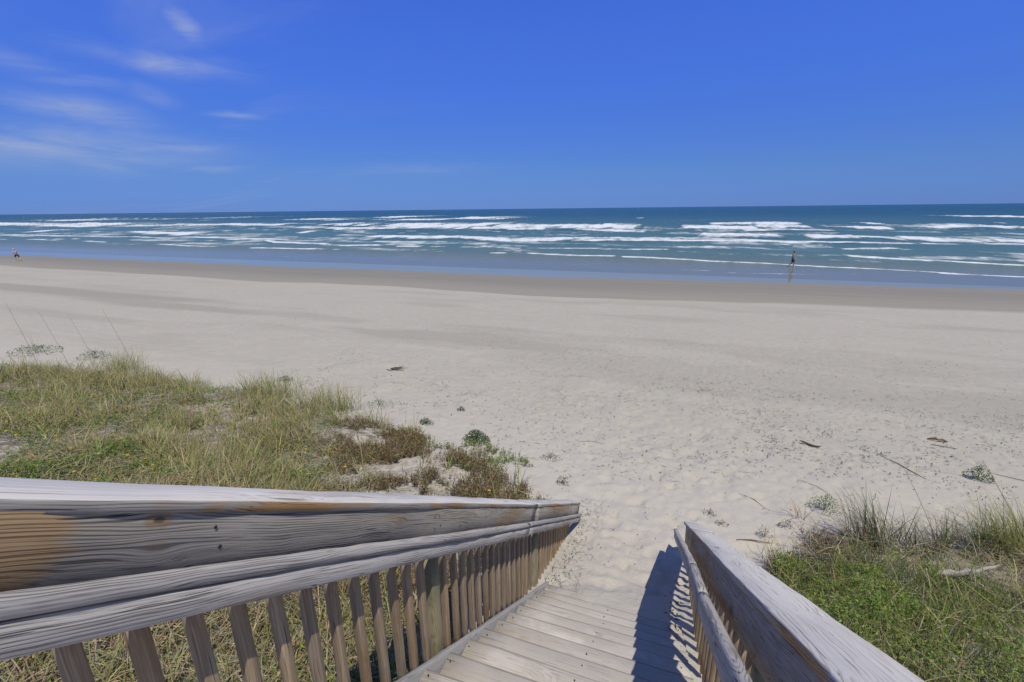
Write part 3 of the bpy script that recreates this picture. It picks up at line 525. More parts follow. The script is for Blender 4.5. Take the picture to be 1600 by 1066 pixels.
# ------------------------------------------------------------------ vegetation generators
def ribbons(B, az, L, th0, th1, wid, col, tipcol=None, roll=None):
    """grass blades: B (n,3) feet; lean goes from th0 at the foot to th1 at the tip"""
    n = len(B); T = 4; P = [B]; p = B.copy(); dx = np.cos(az); dy = np.sin(az)
    for k in range(T-1):
        t = (k+.5)/(T-1); a = th0+(th1-th0)*t; s = L/(T-1)
        p = p + np.stack([dx*np.sin(a)*s, dy*np.sin(a)*s, np.cos(a)*s], 1); P.append(p)
    r = (rng.random(n)*np.pi if roll is None else roll); sx_ = np.stack([-dy*np.cos(r)+dx*np.sin(r)*.4, dx*np.cos(r)+dy*np.sin(r)*.4, .25*np.sin(r)], 1)
    sx_ /= np.linalg.norm(sx_, axis=1)[:, None]
    V = np.zeros((n, 7, 3)); C = np.zeros((n, 7, 3)); tc = col if tipcol is None else tipcol
    for k, wk in enumerate((.8, 1.0, .7)):
        V[:, 2*k] = P[k]-sx_*(wid*wk*.5)[:, None]; V[:, 2*k+1] = P[k]+sx_*(wid*wk*.5)[:, None]
        m_ = k/3; C[:, 2*k] = col*(1-m_)+tc*m_; C[:, 2*k+1] = C[:, 2*k]
    V[:, 6] = P[3]; C[:, 6] = tc
    b = np.arange(n)[:, None]*7
    q = np.concatenate([b+np.array([[0, 1, 3, 2]]), b+np.array([[2, 3, 5, 4]])]); t3 = b+np.array([[4, 5, 6]])
    return V.reshape(-1, 3), q, t3, C.reshape(-1, 3)
def leaves(Cn, az, el, L, wid, col):
    """folded leaves: Cn (n,3) stalk ends, heading az, rise el"""
    n = len(Cn); d = np.stack([np.cos(az)*np.cos(el), np.sin(az)*np.cos(el), np.sin(el)], 1)
    s = np.stack([-np.sin(az), np.cos(az), np.zeros(n)], 1); up = np.cross(d, s)
    V = np.zeros((n, 4, 3)); mid = Cn+d*(L*.5)[:, None]
    V[:, 0] = Cn; V[:, 1] = mid+s*(wid*.5)[:, None]+up*(-wid*.18)[:, None]; V[:, 2] = Cn+d*L[:, None]; V[:, 3] = mid-s*(wid*.5)[:, None]+up*(-wid*.18)[:, None]
    b = np.arange(n)[:, None]*4; t3 = np.concatenate([b+np.array([[0, 2, 1]]), b+np.array([[0, 3, 2]])])
    return V.reshape(-1, 3), t3, np.repeat(col, 4, 0)
class Veg:
    def __init__(s): s.V = []; s.Q = []; s.T = []; s.C = []; s.n = 0
    def rib(s, *a, **k):
        V, q, t, C = ribbons(*a, **k); s.V.append(V); s.Q.append(q+s.n); s.T.append(t+s.n); s.C.append(C); s.n += len(V)
    def leaf(s, *a):
        V, t, C = leaves(*a); s.V.append(V); s.T.append(t+s.n); s.C.append(C); s.n += len(V)
    def build(s, name, mat, parent=None, org=(0, 0, 0)):
        fs = ([np.concatenate(s.Q)] if s.Q else []) + ([np.concatenate(s.T)] if s.T else [])
        V = np.concatenate(s.V)-np.array(org)
        me = mesh_np(name, V, fs, cols=np.clip(np.concatenate(s.C), 0, 1))
        if parent is None: return link(name, me, mat, None, Matrix.Translation(Vector(org)))
        return link(name, me, mat, parent, Matrix.Translation(Vector(org)))
def pal(n, cols, var=.3):
    c = np.array(cols)[rng.integers(0, len(cols), n)]; k = 1+rng.normal(0, var, (n, 1)); return np.clip(c*k*(1+rng.normal(0, var*.35, (n, 3))), .01, .9)
GREEN = [(.11, .17, .032), (.17, .23, .045), (.235, .265, .065), (.29, .285, .09)]
STRAW = [(.43, .35, .18), (.36, .29, .145), (.50, .42, .24), (.24, .19, .11), (.34, .285, .18)]
VINE = [(.085, .17, .018), (.14, .235, .026), (.20, .28, .04), (.06, .11, .016), (.24, .27, .06)]
BROWN = [(.22, .135, .065), (.29, .195, .095), (.16, .105, .06), (.32, .24, .13), (.15, .14, .05)]
GREYT = [(.22, .195, .17), (.17, .145, .125), (.29, .265, .235)]
def scatter(n, x0, x1, y0, y1, dens, power=1.0):
    X = rng.uniform(x0, x1, n*4); Y = rng.uniform(y0, y1, n*4); d = dens(X, Y); k = rng.random(n*4) < d
    X, Y = X[k][:n], Y[k][:n]; return X, Y
def vmask(x, y): return sst(toe(x)-y+1.2*(fbm(x/.9, y/.9, 61, 3)-.5), -.15, .55)
def lmask(x, y): return vmask(x, y)*sst(-x-1.30, .05, .5)
def rmask(x, y): return vmask(x, y)*sst(x-1.02, 0, .35)
# what grows where on the left: sea oats seaward, vines inland, brown sprigs near the steps
def brownzone(x, y): return sst(x+.5*(y-6), -6.6, -4.9)*sst(y, 2.3, 3.1)
def greenish(x, y): return sst(fbm(x/1.5, y/1.1, 141, 3)+.07*sst(4.2-y, 0, 1), .43, .56)
def base(X, Y, dz=0.0): return np.stack([X, Y, gh(X, Y)-.01+dz], 1)
def grass_patch(v, n, area, dens, Lr, th1, wid, cols, tips, az0=2.6, azs=1.0, th0=(.05, .5), clump=.16):
    # blades stand in tufts: a few feet share one spot
    m_ = max(1, n//9); X, Y = scatter(m_, *area, dens); k = rng.integers(0, len(X), n)
    X = X[k]+rng.normal(0, clump, n)*.45; Y = Y[k]+rng.normal(0, clump, n)*.45
    tl = .65+.7*hashn(k*1.0, k*2.0, 3); ta = rng.normal(0, .4, n)+2.2*(hashn(k*1.0, k*3.0, 5)-.5)
    v.rib(base(X, Y), az0+ta*azs, rng.uniform(*Lr, n)*tl, rng.uniform(*th0, n), rng.uniform(*th1, n), rng.uniform(*wid, n), pal(n, cols), pal(n, tips))
# left dune: sea oats
v = Veg(); LA = (-26, -1.4, 3.6, 9.6); LN = (-9, -1.4, -.2, 5.2)
dl = lambda x, y: lmask(x, y)*(1-.94*brownzone(x, y))
grass_patch(v, 18000, LA, lambda x, y: dl(x, y)*(1-.88*greenish(x, y))*(.10+.90*sst(fbm(x/1.3, y/1.0, 151, 3), .38, .52)), (.22, .66), (.7, 2.1), (.009, .019), GREEN+STRAW[:3], GREEN[1:]+STRAW, 2.6, 1.6, (.05, .8))
grass_patch(v, 15000, LN, lambda x, y: dl(x, y)*(1-.75*greenish(x, y)), (.20, .50), (.7, 2.2), (.006, .012), GREEN+STRAW[:2], GREEN[2:]+STRAW, 2.6, 1.8, (.05, .9))
tag(v.build('dune_grass', M_LEAF), 'olive green beach grass covering the low dune on the left', 'grass', kind='stuff')
# left dune: fallen straw between the tufts
v = Veg()
for area, n in ((LA, 17000), (LN, 20000)):
    X, Y = scatter(n, *area, lambda x, y: dl(x, y)*sst(fbm(x/1.1, y/1.1, 171, 3), .32, .5)); n = len(X)
    v.rib(base(X, Y, .03)+np.stack([np.zeros(n), np.zeros(n), rng.random(n)*.12], 1), rng.random(n)*6.28, rng.uniform(.12, .42, n), rng.uniform(.7, 1.5, n), rng.uniform(1.3, 2.2, n), rng.uniform(.006, .013, n), pal(n, STRAW+GREYT), pal(n, STRAW))
tag(v.build('dry_straw', M_DRYLEAF), 'dry tan grass stems lying tangled on the left dune', 'straw', kind='stuff')
# left dune: green creepers with yellow flowers
v = Veg()
for area, n in ((LA, 30000), (LN, 34000)):
    X, Y = scatter(n, *area, lambda x, y: dl(x, y)*greenish(x, y)*sst(7.6-y+.25*(-4-x), 0, 1.4)); n = len(X)
    hgt = .05+.34*fbm(X/.4, Y/.4, 181, 2)*rng.random(n)**.6
    v.leaf(base(X, Y)+np.stack([np.zeros(n), np.zeros(n), hgt], 1), rng.random(n)*6.28, rng.uniform(-.3, .9, n), rng.uniform(.022, .05, n), rng.uniform(.014, .03, n), pal(n, VINE))
X, Y = scatter(120, -14, -2, .5, 7.0, lambda x, y: dl(x, y)*greenish(x, y)); 
for k in range(6):
    n = len(X); v.leaf(base(X, Y)+np.array([0, 0, .26]), np.full(n, k*1.047), np.full(n, .25), np.full(n, .026), np.full(n, .02), pal(n, [(.75, .48, .02), (.80, .55, .03)], .08))
tag(v.build('green_creeper', M_LEAF), 'bright green creeping plants with yellow flowers on the left dune', 'creeper', kind='stuff')
# brown sprigs by the foot of the left railing
def sprigs(v, X, Y, hr, nl, cols, ll=(.02, .045)):
    n = len(X); H = rng.uniform(*hr, n); az = rng.random(n)*6.28; lean = rng.uniform(.05, .7, n)
    v.rib(base(X, Y), az, H, lean*.4, lean*1.3, np.full(n, .004), pal(n, GREYT+BROWN[:3]))
    for k in range(nl):
        t = rng.uniform(.25, 1, n); h = H*t
        P = base(X, Y)+np.stack([np.cos(az)*h*np.sin(lean*.8), np.sin(az)*h*np.sin(lean*.8), h*np.cos(lean*.7)], 1)+rng.normal(0, .008, (n, 3))
        v.leaf(P, rng.random(n)*6.28, rng.uniform(.0, 1.1, n), rng.uniform(*ll, n), rng.uniform(.008, .018, n), pal(n, cols))
v = Veg()
X, Y = scatter(12500, -7.2, -1.45, 1.6, 7.8, lambda x, y: lmask(x, y)*(.15+brownzone(x, y))*sst(fbm(x/.55, y/.5, 191, 3), .40, .58))
sprigs(v, X, Y, (.08, .27), 9, BROWN+[(.16, .17, .06)])
X, Y = scatter(500, -5.5, -2.2, 6.6, 8.2, lambda x, y: sst(toe(x)+.6-y, 0, .5)*sst(fbm(x/.6, y/.5, 195, 3), .47, .6))
sprigs(v, X, Y, (.06, .18), 8, VINE[:2]+GREEN, (.03, .055))
tag(v.build('dry_sprigs', M_DRYLEAF), 'low brown withered plants on white sand behind the left railing', 'plants', kind='stuff')
# right side: green mat, twigs and straw
RA = (1.05, 11, 1.5, 8.8); v = Veg()
rg = lambda x, y: rmask(x, y)*sst(6.6-y+.35*(x-2.6)*(x < 2.6), 0, .7)*sst(3.9+.25*(y-5)-x+1.3*(fbm(x/.8, y/.8, 205, 3)-.5), -.2, .7)
X, Y = scatter(25000, 1.05, 5.0, 2.2, 7.0, lambda x, y: rg(x, y)*(.08+.92*sst(fbm(x/.42, y/.42, 209, 3), .38, .55))*(1-.55*sst(x, 2.9, 3.9))); n = len(X)
hgt = .03+.85*fbm(X/.5, Y/.5, 211, 2)**1.8*rng.random(n)**.5
v.leaf(base(X, Y)+np.stack([np.zeros(n), np.zeros(n), hgt], 1), rng.random(n)*6.28, rng.uniform(-.3, 1.1, n), rng.uniform(.012, .048, n), rng.uniform(.007, .02, n), pal(n, VINE+GREEN[1:], .35))
X, Y = scatter(6500, 1.05, 5.0, 2.2, 7.0, rg); n = len(X)
v.rib(base(X, Y), rng.random(n)*6.28, rng.uniform(.15, .58, n), rng.uniform(.0, .4, n), rng.uniform(.3, 1.4, n), rng.uniform(.004, .008, n), pal(n, VINE+GREEN), pal(n, VINE+STRAW[:2]))
tag(v.build('green_groundcover', M_LEAF), 'bright green low groundcover beside the right railing', 'groundcover', kind='stuff')
v = Veg()
X, Y = scatter(26000, *RA, lambda x, y: rmask(x, y)*(.45+.55*(1-rg(x, y)))); n = len(X)
v.rib(base(X, Y, .02)+np.stack([np.zeros(n), np.zeros(n), rng.random(n)*.26], 1), rng.random(n)*6.28, rng.uniform(.12, .5, n), rng.uniform(.6, 1.5, n), rng.uniform(1.3, 2.3, n), rng.uniform(.004, .009, n), pal(n, STRAW+GREYT), pal(n, STRAW))
tag(v.build('tangled_straw', M_DRYLEAF), 'tangled dry grass stems on the dune at the right', 'straw', kind='stuff')
v = Veg()
X, Y = scatter(1100, 1.2, 2.7, 4.6, 6.9, lambda x, y: rmask(x, y)*sst(y-5.0-.8*(x-1.4)+.9*(fbm(x/.4, y/.4, 221, 2)-.5), 0, .5)); sprigs(v, X, Y, (.08, .26), 8, GREYT+BROWN[:3]+[(.17, .14, .10)], (.015, .035))
tag(v.build('brown_brush', M_DRYLEAF), 'grey brown withered brush at the end of the right railing', 'brush', kind='stuff')
v = Veg(); grass_patch(v, 7500, (2.4, 11, 4.0, 8.3), lambda x, y: rmask(x, y)*sst(x-2.9-.5*(6.6-y), -.2, .8)*sst(fbm(x/.7, y/.6, 231, 3), .42, .55), (.25, .7), (.6, 2.0), (.006, .012), GREEN+STRAW[:3], GREEN+STRAW)
tag(v.build('beach_grass', M_LEAF), 'green and straw coloured grass on the dune at the right', 'grass', kind='stuff')
# ------------------------------------------------------------------ single grass tufts, right
def tuft(x, y, n, Lr, label, az=2.6, spread=.10, cols=GREEN, grp='grass tufts at the right'):
    v = Veg(); X = x+spread*np.clip(rng.normal(0, 1, n), -1.5, 1.5); Y = y+.7*spread*np.clip(rng.normal(0, 1, n), -1.5, 1.5)
    v.rib(base(X, Y), az+rng.normal(0, .9, n), rng.uniform(*Lr, n), rng.uniform(.02, .45, n), rng.uniform(.5, 1.9, n), rng.uniform(.006, .011, n), pal(n, cols), pal(n, cols+STRAW[:2]))
    return tag(v.build('grass_tuft', M_LEAF, None, (x, y, float(gh(x, y)))), label, 'grass', grp)
DG = [(.06, .085, .03), (.085, .11, .04), (.11, .125, .055)]
tuft(2.93, 6.78, 230, (.45, 1.05), 'tall dark green grass tuft arching left above the green groundcover', 2.7, .16, DG)
tuft(3.45, 6.75, 130, (.35, .8), 'sparse dark grass tuft right of the arching tall one', 2.2, .17, DG)
tuft(3.98, 6.95, 120, (.35, .75), 'dark upright grass tuft midway between the two big tufts', 1.4, .15, DG)
tuft(4.55, 7.12, 300, (.5, 1.05), 'thick olive grass tuft near the right edge of the picture', 2.6, .18, GREEN)
tuft(5.05, 7.5, 240, (.5, 1.05), 'grass tuft under the long bare stalk at the right edge', 2.6, .2, GREEN)
tuft(2.15, 7.35, 16, (.3, .6), 'few orange grass blades bent flat left of the dark tuft', 3.0, .05, [(.40, .26, .14), (.36, .25, .15)])
# left: a few tufts that stick out of the grass line
for x, y, lab in ((-16.6, 8.75, 'tallest bushy grass tuft on the left dune crest'), (-10.1, 8.6, 'spiky grass tuft at the seaward edge of the left dune'), (-8.0, 8.35, 'bushy grass tuft nearest the beach on the left dune')):
    tuft(x, y, 330, (.45, 1.05), lab, 2.4, .42, GREEN+STRAW[:2], 'grass tufts at the left')
# ------------------------------------------------------------------ bare stalks of sea oats
M_STALK = plain('dry_stalk', (.20, .165, .105), .8)
def tubemesh(name, pts, rad, k=6, org=(0, 0, 0), jit=0.0):
    P = np.array(pts, float); n = len(P); V = []
    for i in range(n):
        d = Vector(P[min(i+1, n-1)]-P[max(i-1, 0)]).normalized(); a = d.orthogonal().normalized(); 
        ref = Vector((0, 0, 1)) if abs(d.z) < .9 else Vector((1, 0, 0)); a = d.cross(ref).normalized(); b = d.cross(a)
        for j in range(k):
            q = 6.2832*j/k; rr = rad[i]*(1+random.uniform(-jit, jit)); V.append(Vector(P[i])+a*math.cos(q)*rr+b*math.sin(q)*rr)
    Q = np.array([(i*k+j, i*k+(j+1) % k, (i+1)*k+(j+1) % k, (i+1)*k+j) for i in range(n-1) for j in range(k)])
    V = np.array([tuple(v_) for v_ in V])-np.array(org)
    caps = np.array([list(range(k))[::-1], [(n-1)*k+j for j in range(k)]])
    return mesh_np(name, V, [Q, caps], smooth=True)
def stalk(x, y, h, dx, dy, label, r=.006, grp='bare sea oat stalks'):
    z = float(gh(x, y)); root = empty('sea_oat_stalk', (x, y, z), label, 'stalk', grp)
    pts = [(x+dx*t**1.25, y+dy*t**1.25, z+h*t) for t in np.linspace(0, 1, 9)]
    link('stem', tubemesh('stem', pts, np.linspace(r, r*.45, 9), 5, (x, y, z)), M_STALK, root, Matrix.Translation((x, y, z)))
    v = Veg(); n = 14; t = rng.uniform(.86, 1.0, n); P = np.array([(x+dx*q**1.25, y+dy*q**1.25, z+h*q) for q in t])
    v.leaf(P, rng.random(n)*6.28, rng.uniform(-.5, .9, n), rng.uniform(.02, .05, n), rng.uniform(.008, .014, n), pal(n, STRAW)); tag(v.build('seed_head', M_DRYLEAF, root, (x, y, z)), kind='stuff')
stalk(-19.2, 7.9, 2.15, -1.0, .1, 'leftmost of the tall thin stalks leaning above the left dune', .0065)
stalk(-18.4, 8.3, 1.85, -1.05, .1, 'thin stalk leaning second from the left edge above the dune', .005)
stalk(-17.3, 8.5, 1.75, -1.0, .1, 'faint thin stalk third from the left edge above the dune', .0045)
stalk(-15.6, 8.6, 2.1, -1.1, .1, 'rightmost of the tall thin stalks leaning above the left dune', .0055)
stalk(3.84, 7.2, .95, -.42, .35, 'short thin stalk leaning left above the dark tufts at right', .0045)
stalk(5.02, 7.55, 1.15, -.55, .4, 'long bare stalk leaning over the sand at the right edge', .006)
# ------------------------------------------------------------------ separate plants on the open sand
def plant(name, x, y, rad, h, n, label, cols, lsz=(.03, .06), cat='plant', stems=9):
    z = float(gh(x, y)); root = empty(name, (x, y, z), label, cat); v = Veg()
    a = rng.random(stems)*6.28; v.rib(np.tile([[x, y, z]], (stems, 1)), a, np.full(stems, max(rad, h)*1.05), rng.uniform(.1, .5, stems), rng.uniform(.8, 1.5, stems), np.full(stems, .006), pal(stems, GREYT+GREEN)); v.build('stems', M_LEAF, root, (x, y, z))
    v = Veg(); q = rng.random(n)*6.28; n = int(n*1.7); q = rng.random(n)*6.28; rr = rad*rng.random(n)**.75; X = x+np.cos(q)*rr; Y = y+np.sin(q)*rr*.8
    Z = gh(X, Y)+h*(1-(rr/rad)**2*.8)*rng.random(n)**.55
    v.leaf(np.stack([X, Y, Z], 1), rng.random(n)*6.28, rng.uniform(-.2, .9, n), rng.uniform(*lsz, n)*.8, rng.uniform(lsz[0]*.35, lsz[1]*.5, n), pal(n, cols)); v.build('leaves', M_LEAF, root, (x, y, z))
SG = [(.05, .10, .025), (.07, .13, .035), (.095, .155, .05)]
plant('beach_plant', -3.85, 8.22, .30, .26, 420, 'round green leafy plant standing alone beyond the left railing', SG, (.035, .065))
plant('beach_plant', -11.14, 10.05, .27, .16, 150, 'low grey green plant alone on the sand above the left grass', SG)
plant('beach_plant', -5.35, 8.62, .20, .14, 120, 'small green plant just left of the round leafy one', SG)
plant('beach_plant', -5.03, 9.83, .11, .10, 50, 'tiny green plant on bare sand behind the round leafy one', SG)
plant('beach_plant', 2.65, 7.88, .26, .30, 240, 'yellow green bush above the arching grass tuft at right', VINE+SG, (.02, .045))
plant('beach_plant', 5.72, 10.13, .22, .30, 210, 'dark green leafy plant alone on the sand at far right', SG, (.035, .06))
plant('beach_plant', -22.3, 9.2, .95, .30, 260, 'sprawling green plant at the left edge of the beach', SG, (.05, .10))
plant('beach_plant', -19.6, 9.6, .60, .28, 150, 'loose green plant on the sand behind the tall thin stalks', SG, (.05, .09))
plant('beach_plant', -7.2, 9.35, .45, .10, 110, 'flat trailing green vine between the left grass and open sand', SG, (.03, .05))
plant('beach_plant', 1.9, 7.0, .11, .15, 55, 'dark reddish little shrub left of the green bush', [(.13, .085, .05), (.10, .08, .045)], (.02, .04), 'shrub')
plant('beach_plant', .82, 6.98, .12, .09, 26, 'small brown withered sprig beyond the end of the right railing', BROWN+GREYT, (.02, .05))
plant('beach_plant', .98, 6.72, .10, .08, 22, 'withered sprig close to the end of the right railing', BROWN+GREYT, (.02, .045))
plant('beach_plant', 1.55, 6.6, .12, .22, 36, 'upright dry twiggy plant above the brown brush at right', BROWN+GREYT, (.02, .045))
plant('beach_plant', -1.62, 7.05, .12, .17, 60, 'dry brown sprig at the sand path beside the withered plants', BROWN, (.02, .05))
plant('beach_plant', -2.1, 8.0, .22, .12, 50, 'thin dark sprig on the sand right of the round leafy plant', BROWN+SG, (.03, .05))
# ------------------------------------------------------------------ driftwood, twigs and litter
M_DRIFT = wood_material('driftwood_dark', (.13, .10, .075), (.05, .04, .03), (.10, .07, .05), .2)
M_DRIFTW = wood_material('driftwood_pale', (.52, .48, .44), (.33, .30, .27), (.42, .36, .30), .2)
M_DRIFTR = wood_material('driftwood_red', (.24, .135, .085), (.12, .07, .045), (.25, .13, .08), .2)
def stick(name, pts, rad, mat, label, cat, k=9, jit=.28, org=None):
    P = np.array(pts, float); Z = gh(P[:, 0], P[:, 1]); P[:, 2] = P[:, 2]+Z
    o = tuple(P[0]); return tag(link(name, tubemesh(name, P, rad, k, o, jit), mat, None, Matrix.Translation(o)), label, cat)
stick('driftwood', [(2.9, 10.79, .05), (2.95, 10.76, .045), (3.0, 10.73, .04), (3.08, 10.66, .035), (3.16, 10.64, .03), (3.24, 10.63, .04), (3.3, 10.64, .055)], [.006, .018, .022, .023, .02, .016, .004], M_DRIFT, 'short dark brown driftwood log on the sand right of centre', 'driftwood')
stick('driftwood', [(5.7, 12.02, .02), (5.76, 11.99, .05), (5.83, 11.98, .07), (5.88, 11.96, .05), (5.95, 11.97, .065), (6.0, 11.97, .04), (6.07, 11.99, .02)], [.009, .022, .03, .02, .026, .021, .007], M_DRIFTR, 'reddish brown driftwood chunk on the sand at far right', 'driftwood')
stick('stick', [(5.66, 11.72, .015), (5.85, 11.66, .02), (6.1, 11.66, .015)], [.006, .008, .004], M_DRIFT, 'thin stick lying in front of the reddish driftwood chunk', 'stick', 6)
stick('driftwood', [(3.24, 5.96, .16), (3.32, 5.99, .20), (3.42, 6.02, .22), (3.5, 6.05, .215), (3.62, 6.13, .235), (3.74, 6.18, .23), (3.85, 6.27, .25), (3.97, 6.33, .265), (4.1, 6.44, .26)], [.012, .03, .044, .033, .038, .024, .028, .016, .005], M_DRIFTW, 'pale bleached driftwood piece in the grass at right', 'driftwood')
stick('stick', [(4.35, 10.7, .012), (4.5, 10.35, .02), (4.62, 9.98, .015), (4.75, 9.7, .012)], [.003, .007, .008, .004], M_DRIFTR, 'curved brown stick on the sand left of the far right plant', 'stick', 6)
stick('stick', [(6.1, 10.55, .012), (6.6, 10.4, .02), (7.2, 10.2, .012)], [.004, .006, .004], M_DRIFT, 'straight thin stick on the sand at the right edge', 'stick', 6)
stick('stick', [(1.15, 6.35, .012), (1.35, 6.42, .02), (1.62, 6.45, .015)], [.006, .009, .005], M_DRIFTR, 'small reddish stick on the sand beside the right railing cap', 'stick', 6)
for x0, y0, x1, y1, lab in ((1.35, 7.9, 1.75, 7.55, 'thin dark twig on the sand above the right railing end'), (-1.75, 9.05, -1.15, 9.2, 'thin brown twig lying on the trodden sand left of centre'), (2.5, 8.9, 2.9, 8.45, 'pair of dry grass stems on the sand above the bush')):
    stick('twig', [(x0, y0, .012), ((x0+x1)/2+.03, (y0+y1)/2+.03, .02), (x1, y1, .012)], [.002, .0045, .002], M_DRIFT, lab, 'twig', 5)
z = float(gh(-8.7, 12.3)); root = empty('seaweed_branch', (-8.7, 12.3, z), 'dark dried branch on the open sand behind the left grass', 'branch')
for k in range(7):
    a = random.uniform(-.9, .9); L = random.uniform(.25, .6); x0 = -8.75+random.uniform(-.25, .25); y0 = 12.25+random.uniform(-.15, .15)
    pts = [(x0+math.cos(a)*L*t, y0+math.sin(a)*L*t*.9, z+.02+.12*t*random.uniform(.3, 1)) for t in (0, .35, .7, 1)]
    link('twig', tubemesh('twig', pts, [.016, .014, .010, .004], 5, (-8.7, 12.3, z), .2), M_DRIFT, root, Matrix.Translation((-8.7, 12.3, z)))
# scraps of leaf and seaweed scattered over the sand
v = Veg()
def wrack(n, x0, x1, y0, y1, dens, L=(.015, .06), cols=((.055, .048, .035), (.09, .075, .05), (.05, .06, .03), (.13, .10, .07))):
    X, Y = scatter(n, x0, x1, y0, y1, dens); n = len(X); 
    v.leaf(base(X, Y, .018), rng.random(n)*6.28, rng.uniform(-.15, .35, n), rng.uniform(*L, n)*1.5, rng.uniform(.006, .018, n), pal(n, list(cols)))
wrack(3800, -12, 12, 7.5, 20, lambda x, y: (.12+.88*sst(fbm(x/1.7, y/.9, 241, 4), .50, .66))*sst(y-toe(x), -.6, .5)*.9)
wrack(1900, .8, 9.5, 9.0, 14.5, lambda x, y: sst(fbm(x/1.2, y/.6, 245, 4), .48, .62))
wrack(420, 2.0, 8.5, 9.2, 11.8, lambda x, y: sst(fbm(x/.6, y/.45, 249, 3), .55, .66), (.03, .075), ((.045, .05, .028), (.06, .07, .03), (.07, .055, .04)))
wrack(420, -11, -5, 8.8, 11.6, lambda x, y: sst(fbm(x/.8, y/.6, 253, 3), .52, .64), (.03, .09))
wrack(700, -4.5, 7, 8.5, 15, lambda x, y: sst(fbm(x/1.0, y/.5, 267, 4), .46, .62), (.03, .085))
wrack(900, -30, 30, 14, 30, lambda x, y: sst(fbm(x/3, y/1.1, 257, 4), .50, .66), (.04, .12))
wrack(130, -1.6, .4, 4.3, 8, lambda x, y: .5+0*x, (.008, .026))
wrack(70, -1.10, -.78, 3.9, 6.4, lambda x, y: sst(-.84-x, 0, .2), (.008, .026))
wrack(60, .2, .36, 2.6, 4.6, lambda x, y: .9+0*x, (.02, .07))
tag(v.build('beach_litter', M_DRYLEAF), 'dark scraps of leaves and seaweed scattered over the sand', 'litter', kind='stuff')
v = Veg(); 
X, Y = scatter(700, -9, 9, 7.2, 14, lambda x, y: sst(fbm(x/1.4, y/.8, 261, 4), .48, .64)*sst(y-toe(x), -.3, .4)); n = len(X)
v.rib(base(X, Y, .015), rng.random(n)*6.28, rng.uniform(.06, .28, n), rng.uniform(1.3, 1.5, n), rng.uniform(1.5, 1.7, n), rng.uniform(.004, .009, n), pal(n, BROWN+GREYT))
X, Y = scatter(220, -1.12, -.6, 4.0, 6.6, lambda x, y: sst(-.62-x, 0, .35)); n = len(X)
v.rib(base(X, Y, .01), rng.random(n)*6.28, rng.uniform(.05, .20, n), rng.uniform(.6, 1.4, n), rng.uniform(1.2, 1.8, n), rng.uniform(.003, .006, n), pal(n, BROWN+GREYT+SG))
tag(v.build('dry_stems', M_DRYLEAF), 'thin dry stems and rootlets strewn on the sand', 'litter', kind='stuff')
# ------------------------------------------------------------------ people at the water's edge
def blob(bm, pts):
    """chain of (x, y, z, r) joined into tapered capsules"""
    for a, b in zip(pts[:-1], pts[1:]):
        A, B = Vector(a[:3]), Vector(b[:3]); d = B-A; n = max(2, int(d.length/(.5*min(a[3], b[3])))+1)
        for i in range(n+1):
            t = i/n; r = a[3]+(b[3]-a[3])*t
            bmesh.ops.create_icosphere(bm, subdivisions=1, radius=r, matrix=Matrix.Translation(A+d*t))
def ell(bm, c, r): bmesh.ops.create_icosphere(bm, subdivisions=2, radius=1, matrix=Matrix.Translation(c) @ Matrix.Diagonal((*r, 1)))
def solid(name, bm, mat, parent, vox=.014):
    me = bpy.data.meshes.new(name); bm.to_mesh(me); bm.free(); o = link(name, me, mat, parent)
    m = o.modifiers.new('skin', 'REMESH'); m.mode = 'VOXEL'; m.voxel_size = vox; m.use_smooth_shade = True
    s = o.modifiers.new('soft', 'SMOOTH'); s.factor = .5; s.iterations = 4; return o
M_SKIN = plain('skin', (.45, .26, .165), .55, .4, .06); M_SKINP = plain('skin_pale', (.47, .29, .21), .55, .4, .06)
M_HAIR = plain('hair', (.035, .022, .015), .6); M_SHORT = plain('navy_shorts', (.045, .06, .115), .8); M_TEAL = plain('dark_shorts', (.035, .03, .05), .8)
M_PINK = plain('pink_shirt', (.50, .30, .30), .8); M_HAT = plain('white_hat', (.72, .68, .66), .8); M_EYE = plain('eye', (.03, .02, .02), .3)
def hand(bm, w, f, side, r=.0125):
    """palm past the wrist with five bent fingers; w = wrist, f = way the forearm points"""
    w, f = Vector(w), Vector(f).normalized(); s = Vector((0, 1, 0)) if abs(f.y) < .8 else Vector((0, 0, 1)); s = (s-f*s.dot(f)).normalized(); n = f.cross(s)
    p = w+f*.085
    blob(bm, [(*w, .026), (*(w+f*.05), .032), (*p, .028)]); blob(bm, [(*(p-s*.026), .019), (*(p+s*.026), .019)])
    for k, L in enumerate((.066, .076, .071, .055)):
        a = p+s*(-.031+.021*k); b = a+f*L*.55+n*.010*side; c = b+f*L*.40+n*.026*side; blob(bm, [(*a, .010), (*b, .0092), (*c, .008)])
    a = w+f*.03-s*.030; blob(bm, [(*a, .013), (*(a-s*.028+f*.025), .011), (*(a-s*.034+f*.055+n*.01*side), .009)])
